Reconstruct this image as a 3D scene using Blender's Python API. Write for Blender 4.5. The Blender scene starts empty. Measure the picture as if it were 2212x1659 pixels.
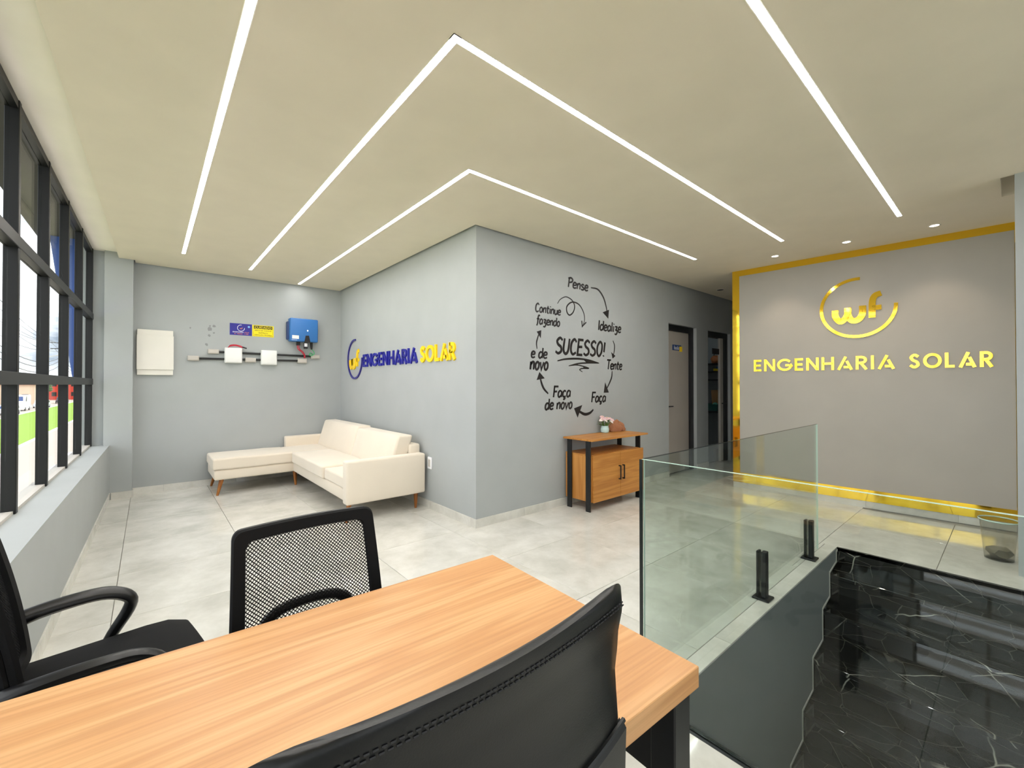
import bpy, bmesh, math, random
from mathutils import Vector, Matrix, noise
random.seed(7)
C = bpy.context.scene.collection
R_ = math.radians
PI = math.pi

# ------------------------------------------------------------------ camera
F_PX, CAM_H, PITCH, YAW, HORIZON = 923.0, 1.36, R_(0.5), R_(40.4), 831.0
SHIFT_PX = HORIZON - 829.5 - F_PX*math.tan(PITCH)
cd = bpy.data.cameras.new('camera'); cam = bpy.data.objects.new('camera', cd); C.objects.link(cam)
cam.location = (0, 0, CAM_H)
cam.rotation_euler = (PI/2 + PITCH, 0, -YAW)
cd.sensor_fit = 'HORIZONTAL'; cd.sensor_width = 36.0
cd.lens = F_PX/2212*36.0
cd.shift_y = SHIFT_PX/2212
cd.clip_start = 0.02; cd.clip_end = 600
bpy.context.scene.camera = cam
CAMP = Vector((0, 0, CAM_H))
_fh = Vector((math.sin(YAW), math.cos(YAW), 0)); _r = Vector((math.cos(YAW), -math.sin(YAW), 0))
_f = _fh*math.cos(PITCH) + Vector((0, 0, math.sin(PITCH))); _u = _r.cross(_f)
def ray(px, py): return _f + _r*((px-1106)/F_PX) + _u*((829.5+SHIFT_PX-py)/F_PX)
def at(px, py, x=None, y=None, z=None):
    d = ray(px, py)
    t = x/d.x if x is not None else y/d.y if y is not None else (z-CAM_H)/d.z
    return CAMP + d*t
def atp(px, py, p0, n):
    d = ray(px, py); return CAMP + d*((Vector(p0)-CAMP).dot(n)/d.dot(n))

# ------------------------------------------------------------------ world and exposure
SKY_STRENGTH = 4.3
LED_STRENGTH = 50.0
SPOT_W = 16.0
vs = bpy.context.scene.view_settings
vs.view_transform = 'Standard'; vs.look = 'None'; vs.exposure = 0.0; vs.gamma = 1.0; vs.use_curve_mapping = False
w = bpy.data.worlds.new('sky'); bpy.context.scene.world = w; w.use_nodes = True
nt = w.node_tree; nt.nodes.clear()
def N(nt, t, **k):
    n = nt.nodes.new(t)
    for a, b in k.items(): setattr(n, a, b)
    return n
o_ = N(nt, 'ShaderNodeOutputWorld'); b_ = N(nt, 'ShaderNodeBackground'); tc = N(nt, 'ShaderNodeTexCoord')
mp = N(nt, 'ShaderNodeMapping'); mp.inputs['Scale'].default_value = (1, 1, 3.0)
nz = N(nt, 'ShaderNodeTexNoise'); nz.inputs['Scale'].default_value = 2.6; nz.inputs['Detail'].default_value = 7; nz.inputs['Roughness'].default_value = .58
cr = N(nt, 'ShaderNodeValToRGB')
cr.color_ramp.elements[0].position = .38; cr.color_ramp.elements[0].color = (.13, .16, .20, 1)
cr.color_ramp.elements[1].position = .62; cr.color_ramp.elements[1].color = (1.0, 1.0, 1.0, 1)
nt.links.new(tc.outputs['Generated'], mp.inputs['Vector']); nt.links.new(mp.outputs['Vector'], nz.inputs['Vector'])
nt.links.new(nz.outputs['Fac'], cr.inputs['Fac']); nt.links.new(cr.outputs['Color'], b_.inputs['Color'])
b_.inputs['Strength'].default_value = SKY_STRENGTH
nt.links.new(b_.outputs['Background'], o_.inputs['Surface'])

sd_ = bpy.data.lights.new('sun', 'SUN'); sd_.energy = 4.0; sd_.angle = R_(6); sd_.color = (1, .96, .90)
sun = bpy.data.objects.new('sun', sd_); C.objects.link(sun); sun.rotation_euler = (R_(-8), R_(32), 0); sun.location = (20, 0, 40)

# ------------------------------------------------------------------ materials
def srgb(r, g, b):
    f = lambda c: (c/255/12.92) if c/255 <= .04045 else ((c/255+.055)/1.055)**2.4
    return (f(r), f(g), f(b), 1)
def mat(name):
    m = bpy.data.materials.new(name); m.use_nodes = True; m.node_tree.nodes.clear(); return m
def pbsdf(m, col=(.5, .5, .5, 1), rough=.5, metal=0.0, spec=.5, **k):
    nt = m.node_tree; o = N(nt, 'ShaderNodeOutputMaterial'); b = N(nt, 'ShaderNodeBsdfPrincipled')
    b.inputs['Base Color'].default_value = col; b.inputs['Roughness'].default_value = rough
    b.inputs['Metallic'].default_value = metal; b.inputs['Specular IOR Level'].default_value = spec
    for a, v in k.items(): b.inputs[a.replace('_', ' ')].default_value = v
    nt.links.new(b.outputs[0], o.inputs['Surface']); return b
def bump(m, b, scale=200, strength=.05, dist=.002, coord='Object', detail=2, stretch=None):
    nt = m.node_tree; tc = N(nt, 'ShaderNodeTexCoord'); n = N(nt, 'ShaderNodeTexNoise'); bp = N(nt, 'ShaderNodeBump')
    n.inputs['Scale'].default_value = scale; n.inputs['Detail'].default_value = detail
    bp.inputs['Strength'].default_value = strength; bp.inputs['Distance'].default_value = dist
    src = tc.outputs[coord]
    if stretch:
        mp = N(nt, 'ShaderNodeMapping'); mp.inputs['Scale'].default_value = stretch
        nt.links.new(src, mp.inputs['Vector']); src = mp.outputs['Vector']
    nt.links.new(src, n.inputs['Vector']); nt.links.new(n.outputs['Fac'], bp.inputs['Height'])
    nt.links.new(bp.outputs['Normal'], b.inputs['Normal'])
def simple(name, col, rough=.5, metal=0.0, spec=.5, bs=None, **k):
    m = mat(name); b = pbsdf(m, col, rough, metal, spec, **k)
    # faint tonal variation so that no surface is perfectly flat
    nt = m.node_tree; tc = N(nt, 'ShaderNodeTexCoord'); n = N(nt, 'ShaderNodeTexNoise'); mx = N(nt, 'ShaderNodeMix', data_type='RGBA', blend_type='MULTIPLY')
    n.inputs['Scale'].default_value = 3.0; n.inputs['Detail'].default_value = 3
    rp = N(nt, 'ShaderNodeValToRGB'); rp.color_ramp.elements[0].color = (.93, .93, .93, 1); rp.color_ramp.elements[1].color = (1.05, 1.05, 1.05, 1)
    mx.inputs[0].default_value = 1.0; mx.inputs[6].default_value = col
    nt.links.new(tc.outputs['Object'], n.inputs['Vector']); nt.links.new(n.outputs['Fac'], rp.inputs['Fac'])
    nt.links.new(rp.outputs['Color'], mx.inputs[7]); nt.links.new(mx.outputs[2], b.inputs['Base Color'])
    if bs: bump(m, b, *bs)
    return m
def emis(name, col, st):
    m = mat(name); nt = m.node_tree; o = N(nt, 'ShaderNodeOutputMaterial'); e = N(nt, 'ShaderNodeEmission')
    e.inputs['Color'].default_value = col; e.inputs['Strength'].default_value = st
    nt.links.new(e.outputs[0], o.inputs['Surface']); return m
def glass(name, tint, ior=1.45, gloss=1.0):
    m = mat(name); nt = m.node_tree; o = N(nt, 'ShaderNodeOutputMaterial')
    t = N(nt, 'ShaderNodeBsdfTransparent'); g = N(nt, 'ShaderNodeBsdfGlossy'); x = N(nt, 'ShaderNodeMixShader'); f = N(nt, 'ShaderNodeLayerWeight')
    pw = N(nt, 'ShaderNodeMath', operation='POWER'); pw.inputs[1].default_value = 5.0
    ma = N(nt, 'ShaderNodeMath', operation='MULTIPLY_ADD'); f0 = ((ior-1)/(ior+1))**2
    ma.inputs[1].default_value = (1-f0)*gloss; ma.inputs[2].default_value = f0*gloss; ma.use_clamp = True
    t.inputs['Color'].default_value = tint; g.inputs['Roughness'].default_value = 0.01
    nt.links.new(f.outputs['Facing'], pw.inputs[0]); nt.links.new(pw.outputs[0], ma.inputs[0]); nt.links.new(ma.outputs[0], x.inputs[0]); nt.links.new(t.outputs[0], x.inputs[1]); nt.links.new(g.outputs[0], x.inputs[2])
    nt.links.new(x.outputs[0], o.inputs['Surface']); return m
def wood(name, c1, c2, c3, axis=0, rough=.42, scale=1.0):
    m = mat(name); b = pbsdf(m, c1, rough); nt = m.node_tree
    tc = N(nt, 'ShaderNodeTexCoord'); oi = N(nt, 'ShaderNodeObjectInfo')
    mp = N(nt, 'ShaderNodeMapping'); s = [9.0*scale]*3; s[axis] = .7*scale; mp.inputs['Scale'].default_value = s
    n1 = N(nt, 'ShaderNodeTexNoise'); n1.inputs['Scale'].default_value = 1.0; n1.inputs['Detail'].default_value = 2; n1.inputs['Distortion'].default_value = .5
    # cathedral grain: rings from a warped noise field
    ml = N(nt, 'ShaderNodeMath', operation='MULTIPLY'); ml.inputs[1].default_value = 26.0
    sn = N(nt, 'ShaderNodeMath', operation='SINE')
    mp2 = N(nt, 'ShaderNodeMapping'); s2 = [120.0*scale]*3; s2[axis] = 2.5*scale; mp2.inputs['Scale'].default_value = s2
    n2 = N(nt, 'ShaderNodeTexNoise'); n2.inputs['Scale'].default_value = 1.0; n2.inputs['Detail'].default_value = 4
    r1 = N(nt, 'ShaderNodeValToRGB'); r1.color_ramp.elements[0].position = .05; r1.color_ramp.elements[0].color = c1; r1.color_ramp.elements[1].position = .95; r1.color_ramp.elements[1].color = c2
    mr = N(nt, 'ShaderNodeMapRange'); mr.inputs[1].default_value = -1; mr.inputs[2].default_value = 1
    r2 = N(nt, 'ShaderNodeValToRGB'); r2.color_ramp.elements[0].position = .40; r2.color_ramp.elements[0].color = (0, 0, 0, 1); r2.color_ramp.elements[1].position = .68; r2.color_ramp.elements[1].color = (1, 1, 1, 1)
    mx = N(nt, 'ShaderNodeMix', data_type='RGBA'); mf = N(nt, 'ShaderNodeMath', operation='MULTIPLY'); mf.inputs[1].default_value = .42
    L = nt.links.new
    L(tc.outputs['Object'], mp.inputs['Vector']); L(tc.outputs['Object'], mp2.inputs['Vector'])
    L(mp.outputs[0], n1.inputs['Vector']); L(mp2.outputs[0], n2.inputs['Vector'])
    L(n1.outputs['Fac'], ml.inputs[0]); L(ml.outputs[0], sn.inputs[0]); L(sn.outputs[0], mr.inputs[0]); L(mr.outputs[0], r1.inputs['Fac'])
    L(n2.outputs['Fac'], r2.inputs['Fac']); L(r2.outputs[0], mf.inputs[0]); L(mf.outputs[0], mx.inputs[0])
    L(r1.outputs[0], mx.inputs[6]); mx.inputs[7].default_value = c3; L(mx.outputs[2], b.inputs['Base Color'])
    bp = N(nt, 'ShaderNodeBump'); bp.inputs['Strength'].default_value = .06; bp.inputs['Distance'].default_value = .001
    L(n2.outputs['Fac'], bp.inputs['Height']); L(bp.outputs[0], b.inputs['Normal'])
    return m

M = {}
M['wall'] = simple('grey_wall_paint', srgb(173, 177, 177), .62, spec=.3, bs=(260, .10, .001))
M['wall_warm'] = simple('warm_grey_wall_paint', srgb(170, 167, 158), .6, spec=.3, bs=(260, .10, .001))
M['ceiling'] = simple('cream_ceiling_paint', srgb(230, 221, 201), .8, spec=.2, bs=(160, .06, .001))
M['slab'] = simple('dark_gap', srgb(70, 68, 64), .9)
M['black_metal'] = simple('black_powder_coat', srgb(20, 21, 23), .42, spec=.5)
M['alu_black'] = simple('black_window_frame', srgb(15, 16, 17), .45, spec=.4)
M['gold'] = simple('gold_mirror_acrylic', (1.0, .66, .06, 1), .06, metal=1.0, bs=(5, .012, .01))
M['black_plastic'] = simple('black_plastic', srgb(16, 16, 18), .33, bs=(700, .08, .0005))
M['black_fabric'] = simple('black_fabric', srgb(17, 17, 18), .85, spec=.25, bs=(500, .4, .001))
M['leather'] = simple('black_leather', srgb(11, 12, 14), .36, spec=.5, bs=(420, .16, .0008))
M['leather_back'] = simple('black_leather_panel', srgb(14, 15, 14), .42, spec=.5, bs=(420, .16, .0008))
M['thread'] = simple('dark_thread', srgb(44, 44, 46), .7)
M['chrome'] = simple('chrome', (.75, .75, .75, 1), .15, metal=1.0)
M['suede'] = simple('cream_suede', srgb(232, 220, 202), .9, spec=.15, bs=(90, .15, .002), Sheen_Weight=.4)
M['leg_wood'] = wood('sofa_leg_wood', srgb(176, 112, 44), srgb(150, 88, 32), srgb(128, 74, 26), axis=2, scale=2)
M['desk'] = wood('desk_oak', srgb(228, 176, 120), srgb(212, 156, 100), srgb(182, 126, 74), axis=0, rough=.4)
M['board'] = wood('sideboard_wood', srgb(208, 146, 72), srgb(190, 126, 56), srgb(164, 102, 42), axis=0, rough=.42)
M['board_v'] = wood('sideboard_wood_upright', srgb(214, 152, 80), srgb(196, 132, 62), srgb(168, 106, 46), axis=2, rough=.42)
M['white_plastic'] = simple('white_plastic', srgb(240, 240, 238), .4)
M['white_steel'] = simple('white_steel', srgb(232, 228, 218), .5)
M['grey_plastic'] = simple('grey_plastic', srgb(196, 190, 182), .5)
M['blue_case'] = simple('blue_inverter_case', srgb(52, 116, 186), .42)
M['navy_case'] = simple('dark_blue_case', srgb(40, 66, 120), .5)
M['red_cable'] = simple('red_cable', srgb(190, 40, 62), .5)
M['green_cable'] = simple('green_cable', srgb(70, 190, 120), .5)
M['vinyl'] = simple('black_vinyl', srgb(26, 22, 24), .5)
M['blue_letter'] = simple('blue_acrylic', srgb(22, 24, 150), .3)
M['navy_ring'] = simple('navy_acrylic', srgb(44, 40, 132), .35)
M['yellow_letter'] = simple('yellow_acrylic', srgb(255, 214, 12), .35)
M['sticker_blue'] = simple('blue_sticker', srgb(28, 24, 140), .4)
M['sticker_yellow'] = simple('yellow_sticker', srgb(250, 228, 0), .4)
M['sticker_white'] = simple('white_print', srgb(240, 240, 245), .5)
M['sticker_orange'] = simple('orange_print', srgb(215, 130, 90), .5)
M['sticker_black'] = simple('black_print', srgb(40, 36, 10), .5)
M['sky_print'] = simple('pale_blue_print', srgb(130, 180, 235), .5)
M['door'] = simple('door_laminate', srgb(176, 168, 158), .5, bs=(200, .05, .001))
M['stair_wall'] = simple('stair_wall_paint', srgb(120, 124, 124), .5, spec=.4, bs=(260, .08, .001))
M['trim_light'] = simple('stair_edge_trim', srgb(196, 194, 186), .4)
M['ceramic'] = simple('pale_blue_ceramic', srgb(196, 226, 224), .15, spec=.6)
M['petal'] = simple('pink_petal', srgb(240, 205, 208), .6)
M['petal_w'] = simple('white_petal', srgb(246, 238, 232), .6)
M['petal_c'] = simple('flower_centre', srgb(225, 205, 130), .8)
M['leaf'] = simple('green_leaf', srgb(92, 132, 56), .5)
M['bark'] = simple('brown_bark', srgb(168, 112, 78), .85, bs=(28, .9, .02))
M['glass'] = glass('guard_glass', (.925, .962, .943, 1), 1.5, 1.0)
M['glass_edge'] = simple('glass_edge_green', srgb(205, 232, 220), .15, spec=.8)
M['glass_edge_dark'] = simple('glass_edge_dark', srgb(22, 30, 30), .2)
M['pane'] = glass('window_glass', (.97, .98, .978, 1), 1.45, .25)
M['clear_plastic'] = glass('clear_plastic', (.93, .93, .91, 1), 1.4, 1.0)
M['led'] = emis('led_diffuser', (1.0, .975, .95, 1), LED_STRENGTH)
M['spot_face'] = emis('downlight_lens', (1.0, .82, .70, 1), 25.0)
M['led_dot'] = emis('status_light', (.8, .9, 1.0, 1), 3.0)
M['patch'] = simple('grey_filler', srgb(140, 142, 142), .8)
M['lintel'] = simple('lit_lintel_plaster', srgb(248, 242, 230), .8)  # pale tone holds the street light that reaches the soffit
M['outlet'] = simple('white_outlet', srgb(244, 244, 246), .35)

# porcelain floor tile: cloudy cement look, a different patch for every tile
m = mat('porcelain_tile'); b = pbsdf(m, (.6, .6, .6, 1), .07, spec=.55); nt = m.node_tree; L = nt.links.new
geo = N(nt, 'ShaderNodeNewGeometry'); oi = N(nt, 'ShaderNodeObjectInfo')
vm = N(nt, 'ShaderNodeVectorMath', operation='ADD'); vc = N(nt, 'ShaderNodeCombineXYZ'); ms = N(nt, 'ShaderNodeMath', operation='MULTIPLY'); ms.inputs[1].default_value = 57.0
L(oi.outputs['Random'], ms.inputs[0]); [L(ms.outputs[0], vc.inputs[i]) for i in range(3)]
L(geo.outputs['Position'], vm.inputs[0]); L(vc.outputs[0], vm.inputs[1])
n1 = N(nt, 'ShaderNodeTexNoise'); n1.inputs['Scale'].default_value = 2.6; n1.inputs['Detail'].default_value = 9; n1.inputs['Roughness'].default_value = .66; n1.inputs['Distortion'].default_value = .15
L(vm.outputs[0], n1.inputs['Vector'])
r1 = N(nt, 'ShaderNodeValToRGB'); e = r1.color_ramp.elements
e[0].position = .34; e[0].color = srgb(196, 194, 185); e[1].position = .66; e[1].color = srgb(224, 222, 215)
x = r1.color_ramp.elements.new(.5); x.color = srgb(211, 209, 201)
L(n1.outputs['Fac'], r1.inputs['Fac']); L(r1.outputs[0], b.inputs['Base Color'])
M['tile'] = m
M['grout'] = simple('grout', srgb(150, 148, 142), .8)

# black marble with white veins
m = mat('black_marble'); b = pbsdf(m, (.01, .01, .01, 1), .03, spec=1.0); nt = m.node_tree; L = nt.links.new
geo = N(nt, 'ShaderNodeNewGeometry')
n0 = N(nt, 'ShaderNodeTexNoise'); n0.inputs['Scale'].default_value = 2.2; n0.inputs['Detail'].default_value = 4
va = N(nt, 'ShaderNodeVectorMath', operation='MULTIPLY_ADD'); va.inputs[1].default_value = (.10, .10, .10)
mpv = N(nt, 'ShaderNodeMapping'); mpv.inputs['Scale'].default_value = (1.7, .8, 1.5); mpv.inputs['Rotation'].default_value = (.3, .2, .6)
L(geo.outputs['Position'], n0.inputs['Vector']); L(n0.outputs['Color'], va.inputs[0]); L(geo.outputs['Position'], va.inputs[2]); L(va.outputs[0], mpv.inputs['Vector'])
v1 = N(nt, 'ShaderNodeTexVoronoi', feature='DISTANCE_TO_EDGE'); v1.inputs['Scale'].default_value = 2.1; L(mpv.outputs[0], v1.inputs['Vector'])
v2 = N(nt, 'ShaderNodeTexVoronoi', feature='DISTANCE_TO_EDGE'); v2.inputs['Scale'].default_value = 4.6; L(mpv.outputs[0], v2.inputs['Vector'])
nm = N(nt, 'ShaderNodeTexNoise'); nm.inputs['Scale'].default_value = 3.1; nm.inputs['Detail'].default_value = 3; L(geo.outputs['Position'], nm.inputs['Vector'])
def thin(src, wd):
    mr = N(nt, 'ShaderNodeMapRange'); mr.inputs[1].default_value = 0; mr.inputs[2].default_value = wd; mr.inputs[3].default_value = 1; mr.inputs[4].default_value = 0
    L(src, mr.inputs[0]); return mr.outputs[0]
mk = N(nt, 'ShaderNodeMapRange'); mk.inputs[1].default_value = .47; mk.inputs[2].default_value = .62; L(nm.outputs['Fac'], mk.inputs[0])
a1 = N(nt, 'ShaderNodeMath', operation='MULTIPLY'); L(thin(v1.outputs['Distance'], .010), a1.inputs[0]); L(mk.outputs[0], a1.inputs[1])
a2 = N(nt, 'ShaderNodeMath', operation='MULTIPLY'); L(thin(v2.outputs['Distance'], .012), a2.inputs[0]); a2.inputs[1].default_value = .16
a3 = N(nt, 'ShaderNodeMath', operation='MAXIMUM'); L(a1.outputs[0], a3.inputs[0]); L(a2.outputs[0], a3.inputs[1])
mx = N(nt, 'ShaderNodeMix', data_type='RGBA'); mx.inputs[6].default_value = (.010, .0095, .008, 1); mx.inputs[7].default_value = (.62, .60, .52, 1)
L(a3.outputs[0], mx.inputs[0]); L(mx.outputs[2], b.inputs['Base Color'])
M['marble'] = m

# ------------------------------------------------------------------ helpers
class MB:
    def __init__(s): s.v = []; s.f = []
    def add(s, vs, fs):
        k = len(s.v); s.v += [Vector(p) for p in vs]; s.f += [tuple(i+k for i in f) for f in fs]; return s
    def box(s, x0, x1, y0, y1, z0, z1):
        return s.add([(x0,y0,z0),(x1,y0,z0),(x1,y1,z0),(x0,y1,z0),(x0,y0,z1),(x1,y0,z1),(x1,y1,z1),(x0,y1,z1)],
                     [(3,2,1,0),(4,5,6,7),(0,1,5,4),(1,2,6,5),(2,3,7,6),(3,0,4,7)])
    def obox(s, M4, sx, sy, sz):
        k = [(-.5,-.5,-.5),(.5,-.5,-.5),(.5,.5,-.5),(-.5,.5,-.5),(-.5,-.5,.5),(.5,-.5,.5),(.5,.5,.5),(-.5,.5,.5)]
        return s.add([M4 @ Vector((a*sx,b*sy,c*sz)) for a,b,c in k], [(3,2,1,0),(4,5,6,7),(0,1,5,4),(1,2,6,5),(2,3,7,6),(3,0,4,7)])
    def rbox(s, x0, x1, y0, y1, z0, z1, r=.02, seg=3, cuts=0, fn=None):
        bm = bmesh.new(); bmesh.ops.create_cube(bm, size=1)
        for v in bm.verts: v.co = Vector(((x0+x1)/2+v.co.x*(x1-x0), (y0+y1)/2+v.co.y*(y1-y0), (z0+z1)/2+v.co.z*(z1-z0)))
        if cuts: bmesh.ops.subdivide_edges(bm, edges=bm.edges[:], cuts=cuts, use_grid_fill=True)
        ed = [e for e in bm.edges if len(e.link_faces) == 2 and e.calc_face_angle(0) > .5]
        bmesh.ops.bevel(bm, geom=ed, offset=r, segments=seg, profile=.5, affect='EDGES', clamp_overlap=True)
        if fn:
            for v in bm.verts: v.co = fn(v.co.copy())
        bm.verts.index_update(); bm.verts.ensure_lookup_table()
        s.add([v.co.copy() for v in bm.verts], [tuple(v.index for v in f.verts) for f in bm.faces]); bm.free(); return s
    def tube(s, pts, r, n=8, caps=True, closed=False):
        pts = [Vector(p) for p in pts]; m = len(pts)
        rs = r if isinstance(r, list) else [r]*m
        k = len(s.v); up = None
        for i, p in enumerate(pts):
            a = pts[(i-1) % m] if (closed or i > 0) else p; bq = pts[(i+1) % m] if (closed or i < m-1) else p
            t = (bq-a).normalized()
            if up is None:
                up = Vector((0,0,1)) if abs(t.z) < .9 else Vector((1,0,0))
            sd = t.cross(up).normalized(); up = sd.cross(t).normalized()
            rr = rs[i]; ra, rb = rr if isinstance(rr, (list, tuple)) else (rr, rr)
            for j in range(n):
                a_ = 2*PI*j/n; s.v.append(p + sd*math.cos(a_)*ra + up*math.sin(a_)*rb)
        for i in range(m if closed else m-1):
            for j in range(n):
                a, b2 = k+i*n+j, k+i*n+(j+1) % n; c, d = k+((i+1) % m)*n+(j+1) % n, k+((i+1) % m)*n+j
                s.f.append((a, b2, c, d))
        if caps and not closed:
            s.f.append(tuple(k+j for j in reversed(range(n)))); s.f.append(tuple(k+(m-1)*n+j for j in range(n)))
        return s
    def lathe(s, prof, c=(0,0,0), n=24, caps=True):
        k = len(s.v); c = Vector(c)
        for r, z in prof:
            for j in range(n): s.v.append(c + Vector((r*math.cos(2*PI*j/n), r*math.sin(2*PI*j/n), z)))
        for i in range(len(prof)-1):
            for j in range(n): s.f.append((k+i*n+j, k+i*n+(j+1) % n, k+(i+1)*n+(j+1) % n, k+(i+1)*n+j))
        if caps:
            s.f.append(tuple(k+j for j in reversed(range(n)))); s.f.append(tuple(k+(len(prof)-1)*n+j for j in range(n)))
        return s
    def prism(s, poly, axis, a, b):
        """poly: list of 2-D points; extruded along axis ('x','y','z') from a to b"""
        n = len(poly)
        def P(q, t):
            return {'x': (t, q[0], q[1]), 'y': (q[0], t, q[1]), 'z': (q[0], q[1], t)}[axis]
        return s.add([P(q, a) for q in poly]+[P(q, b) for q in poly],
                     [tuple(reversed(range(n))), tuple(range(n, 2*n))]+[(i, (i+1) % n, n+(i+1) % n, n+i) for i in range(n)])
    def grid(s, rows, closed_u=False, cap=False):
        k = len(s.v); nr = len(rows); nc = len(rows[0])
        for r in rows: s.v += [Vector(p) for p in r]
        for i in range(nr-1):
            for j in range(nc if closed_u else nc-1):
                s.f.append((k+i*nc+j, k+i*nc+(j+1) % nc, k+(i+1)*nc+(j+1) % nc, k+(i+1)*nc+j))
        if cap:
            s.f.append(tuple(k+j for j in reversed(range(nc)))); s.f.append(tuple(k+(nr-1)*nc+j for j in range(nc)))
        return s
    def mesh(s, name, inv=None, smooth=False):
        me = bpy.data.meshes.new(name)
        me.from_pydata([(inv @ v if inv else v) for v in s.v], [], s.f)
        bm = bmesh.new(); bm.from_mesh(me); bmesh.ops.recalc_face_normals(bm, faces=bm.faces); bm.to_mesh(me); bm.free()
        if smooth:
            for p in me.polygons: p.use_smooth = True
            try: me.set_sharp_from_angle(angle=R_(smooth if smooth is not True else 40))
            except Exception: pass
        return me
    def build(s, name, m, parent=None, local=False, smooth=False, kind=None, label=None):
        """vertices are world coordinates unless local=True (then in the parent's frame)"""
        inv = None; org = None
        if parent is not None and not local: inv = wm(parent).inverted()
        if parent is None:
            xs = [v.x for v in s.v]; ys = [v.y for v in s.v]; zs = [v.z for v in s.v]
            org = Vector(((min(xs)+max(xs))/2, (min(ys)+max(ys))/2, min(zs))); inv = Matrix.Translation(-org)
        o = bpy.data.objects.new(name, s.mesh(name, inv, smooth)); C.objects.link(o)
        if org is not None: o.location = org
        if m is not None: o.data.materials.append(M[m] if isinstance(m, str) else m)
        if parent is not None: o.parent = parent
        if kind: o['kind'] = kind
        if label: o['label'] = label
        return o
def wm(o):
    mtx = Matrix.LocRotScale(o.location, o.rotation_euler, o.scale)
    return wm(o.parent) @ mtx if o.parent else mtx
def tag(o, label, cat, group=None, kind=None):
    o['label'] = label; o['category'] = cat
    if group: o['group'] = group
    if kind: o['kind'] = kind
    return o
def thing(name, label, cat, loc=(0,0,0), rz=0, group=None, kind=None):
    o = bpy.data.objects.new(name, None); C.objects.link(o); o.location = loc; o.rotation_euler = (0, 0, rz); o.empty_display_size = .1
    return tag(o, label, cat, group, kind)
def copy_tree(o, parent=None):
    c = o.copy(); C.objects.link(c)
    if parent is not None: c.parent = parent
    for ch in list(o.children): copy_tree(ch, c)
    return c
def smooth_pts(pts, sub=6, closed=False):
    P = [Vector(p) for p in pts]; n = len(P); out = []
    if n < 3: return P
    rng = n if closed else n-1
    for i in range(rng):
        p1, p2 = P[i], P[(i+1) % n]
        p0 = P[i-1] if (closed or i > 0) else p1*2-p2
        p3 = P[(i+2) % n] if (closed or i < n-2) else p2*2-p1
        for k in range(sub):
            t = k/sub; t2 = t*t; t3 = t2*t
            out.append(.5*((2*p1)+(-p0+p2)*t+(2*p0-5*p1+4*p2-p3)*t2+(-p0+3*p1-3*p2+p3)*t3))
    if not closed: out.append(P[-1])
    return out
def ribbon(mb, pts2, wd, place, depth, closed=False):
    """flat brush stroke: 2-D centre line with width(s), mapped by place(u, v, d) and extruded by depth"""
    n = len(pts2); ws = wd if isinstance(wd, list) else [wd]*n
    Lp, Rp = [], []
    for i in range(n):
        a = pts2[(i-1) % n] if (closed or i > 0) else pts2[i]; b = pts2[(i+1) % n] if (closed or i < n-1) else pts2[i]
        t1 = Vector((pts2[i][0]-a[0], pts2[i][1]-a[1])); t2 = Vector((b[0]-pts2[i][0], b[1]-pts2[i][1]))
        if t1.length < 1e-9: t1 = t2
        if t2.length < 1e-9: t2 = t1
        t1 = t1.normalized(); t2 = t2.normalized(); t = (t1+t2)
        t = t.normalized() if t.length > 1e-6 else t2
        nn = Vector((-t.y, t.x)); c = max(.5, nn.dot(Vector((-t2.y, t2.x)))); h = ws[i]/2/c
        Lp.append((pts2[i][0]+nn.x*h, pts2[i][1]+nn.y*h)); Rp.append((pts2[i][0]-nn.x*h, pts2[i][1]-nn.y*h))
    V = [place(*p, depth) for p in Lp]+[place(*p, depth) for p in Rp]+[place(*p, 0) for p in Lp]+[place(*p, 0) for p in Rp]
    Fs = []
    for i in range(n if closed else n-1):
        j = (i+1) % n
        Fs += [(i, n+i, n+j, j), (2*n+i, 2*n+j, 3*n+j, 3*n+i), (i, j, 2*n+j, 2*n+i), (n+i, 3*n+i, 3*n+j, n+j)]
    if not closed: Fs += [(0, 2*n, 3*n, n), (n-1, 2*n-1, 4*n-1, 3*n-1)]
    mb.add(V, Fs); return mb

# ------------------------------------------------------------------ main dimensions (metres)
CE = 2.871                      # ceiling
XB, YB = 2.372, 3.315           # block corner: side wall x, door wall y
YBACK = 7.07
WROT = -.0165                   # the window wall stands slightly out of square
SILL, HEAD = .645, 2.955
TX, TY = .77, .785              # floor tile pitch
XF, YF = 1.62, .97              # stairwell edges: near end x, long side y
XL = 4.42                       # landing edge x
YS = -.42                       # far side of the stairwell
GP = Vector((5.97, 2.44, 0)); GD = Vector((.062, -1, 0)).normalized(); GN = Vector((-GD.y*-1, 0, 0))
GN = Vector((-1*abs(GD.y), -GD.x if GD.y < 0 else GD.x, 0)).normalized()   # feature wall normal, towards the room
if abs(GN.dot(GD)) > 1e-6: GN = (GN - GD*GN.dot(GD)).normalized()

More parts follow.
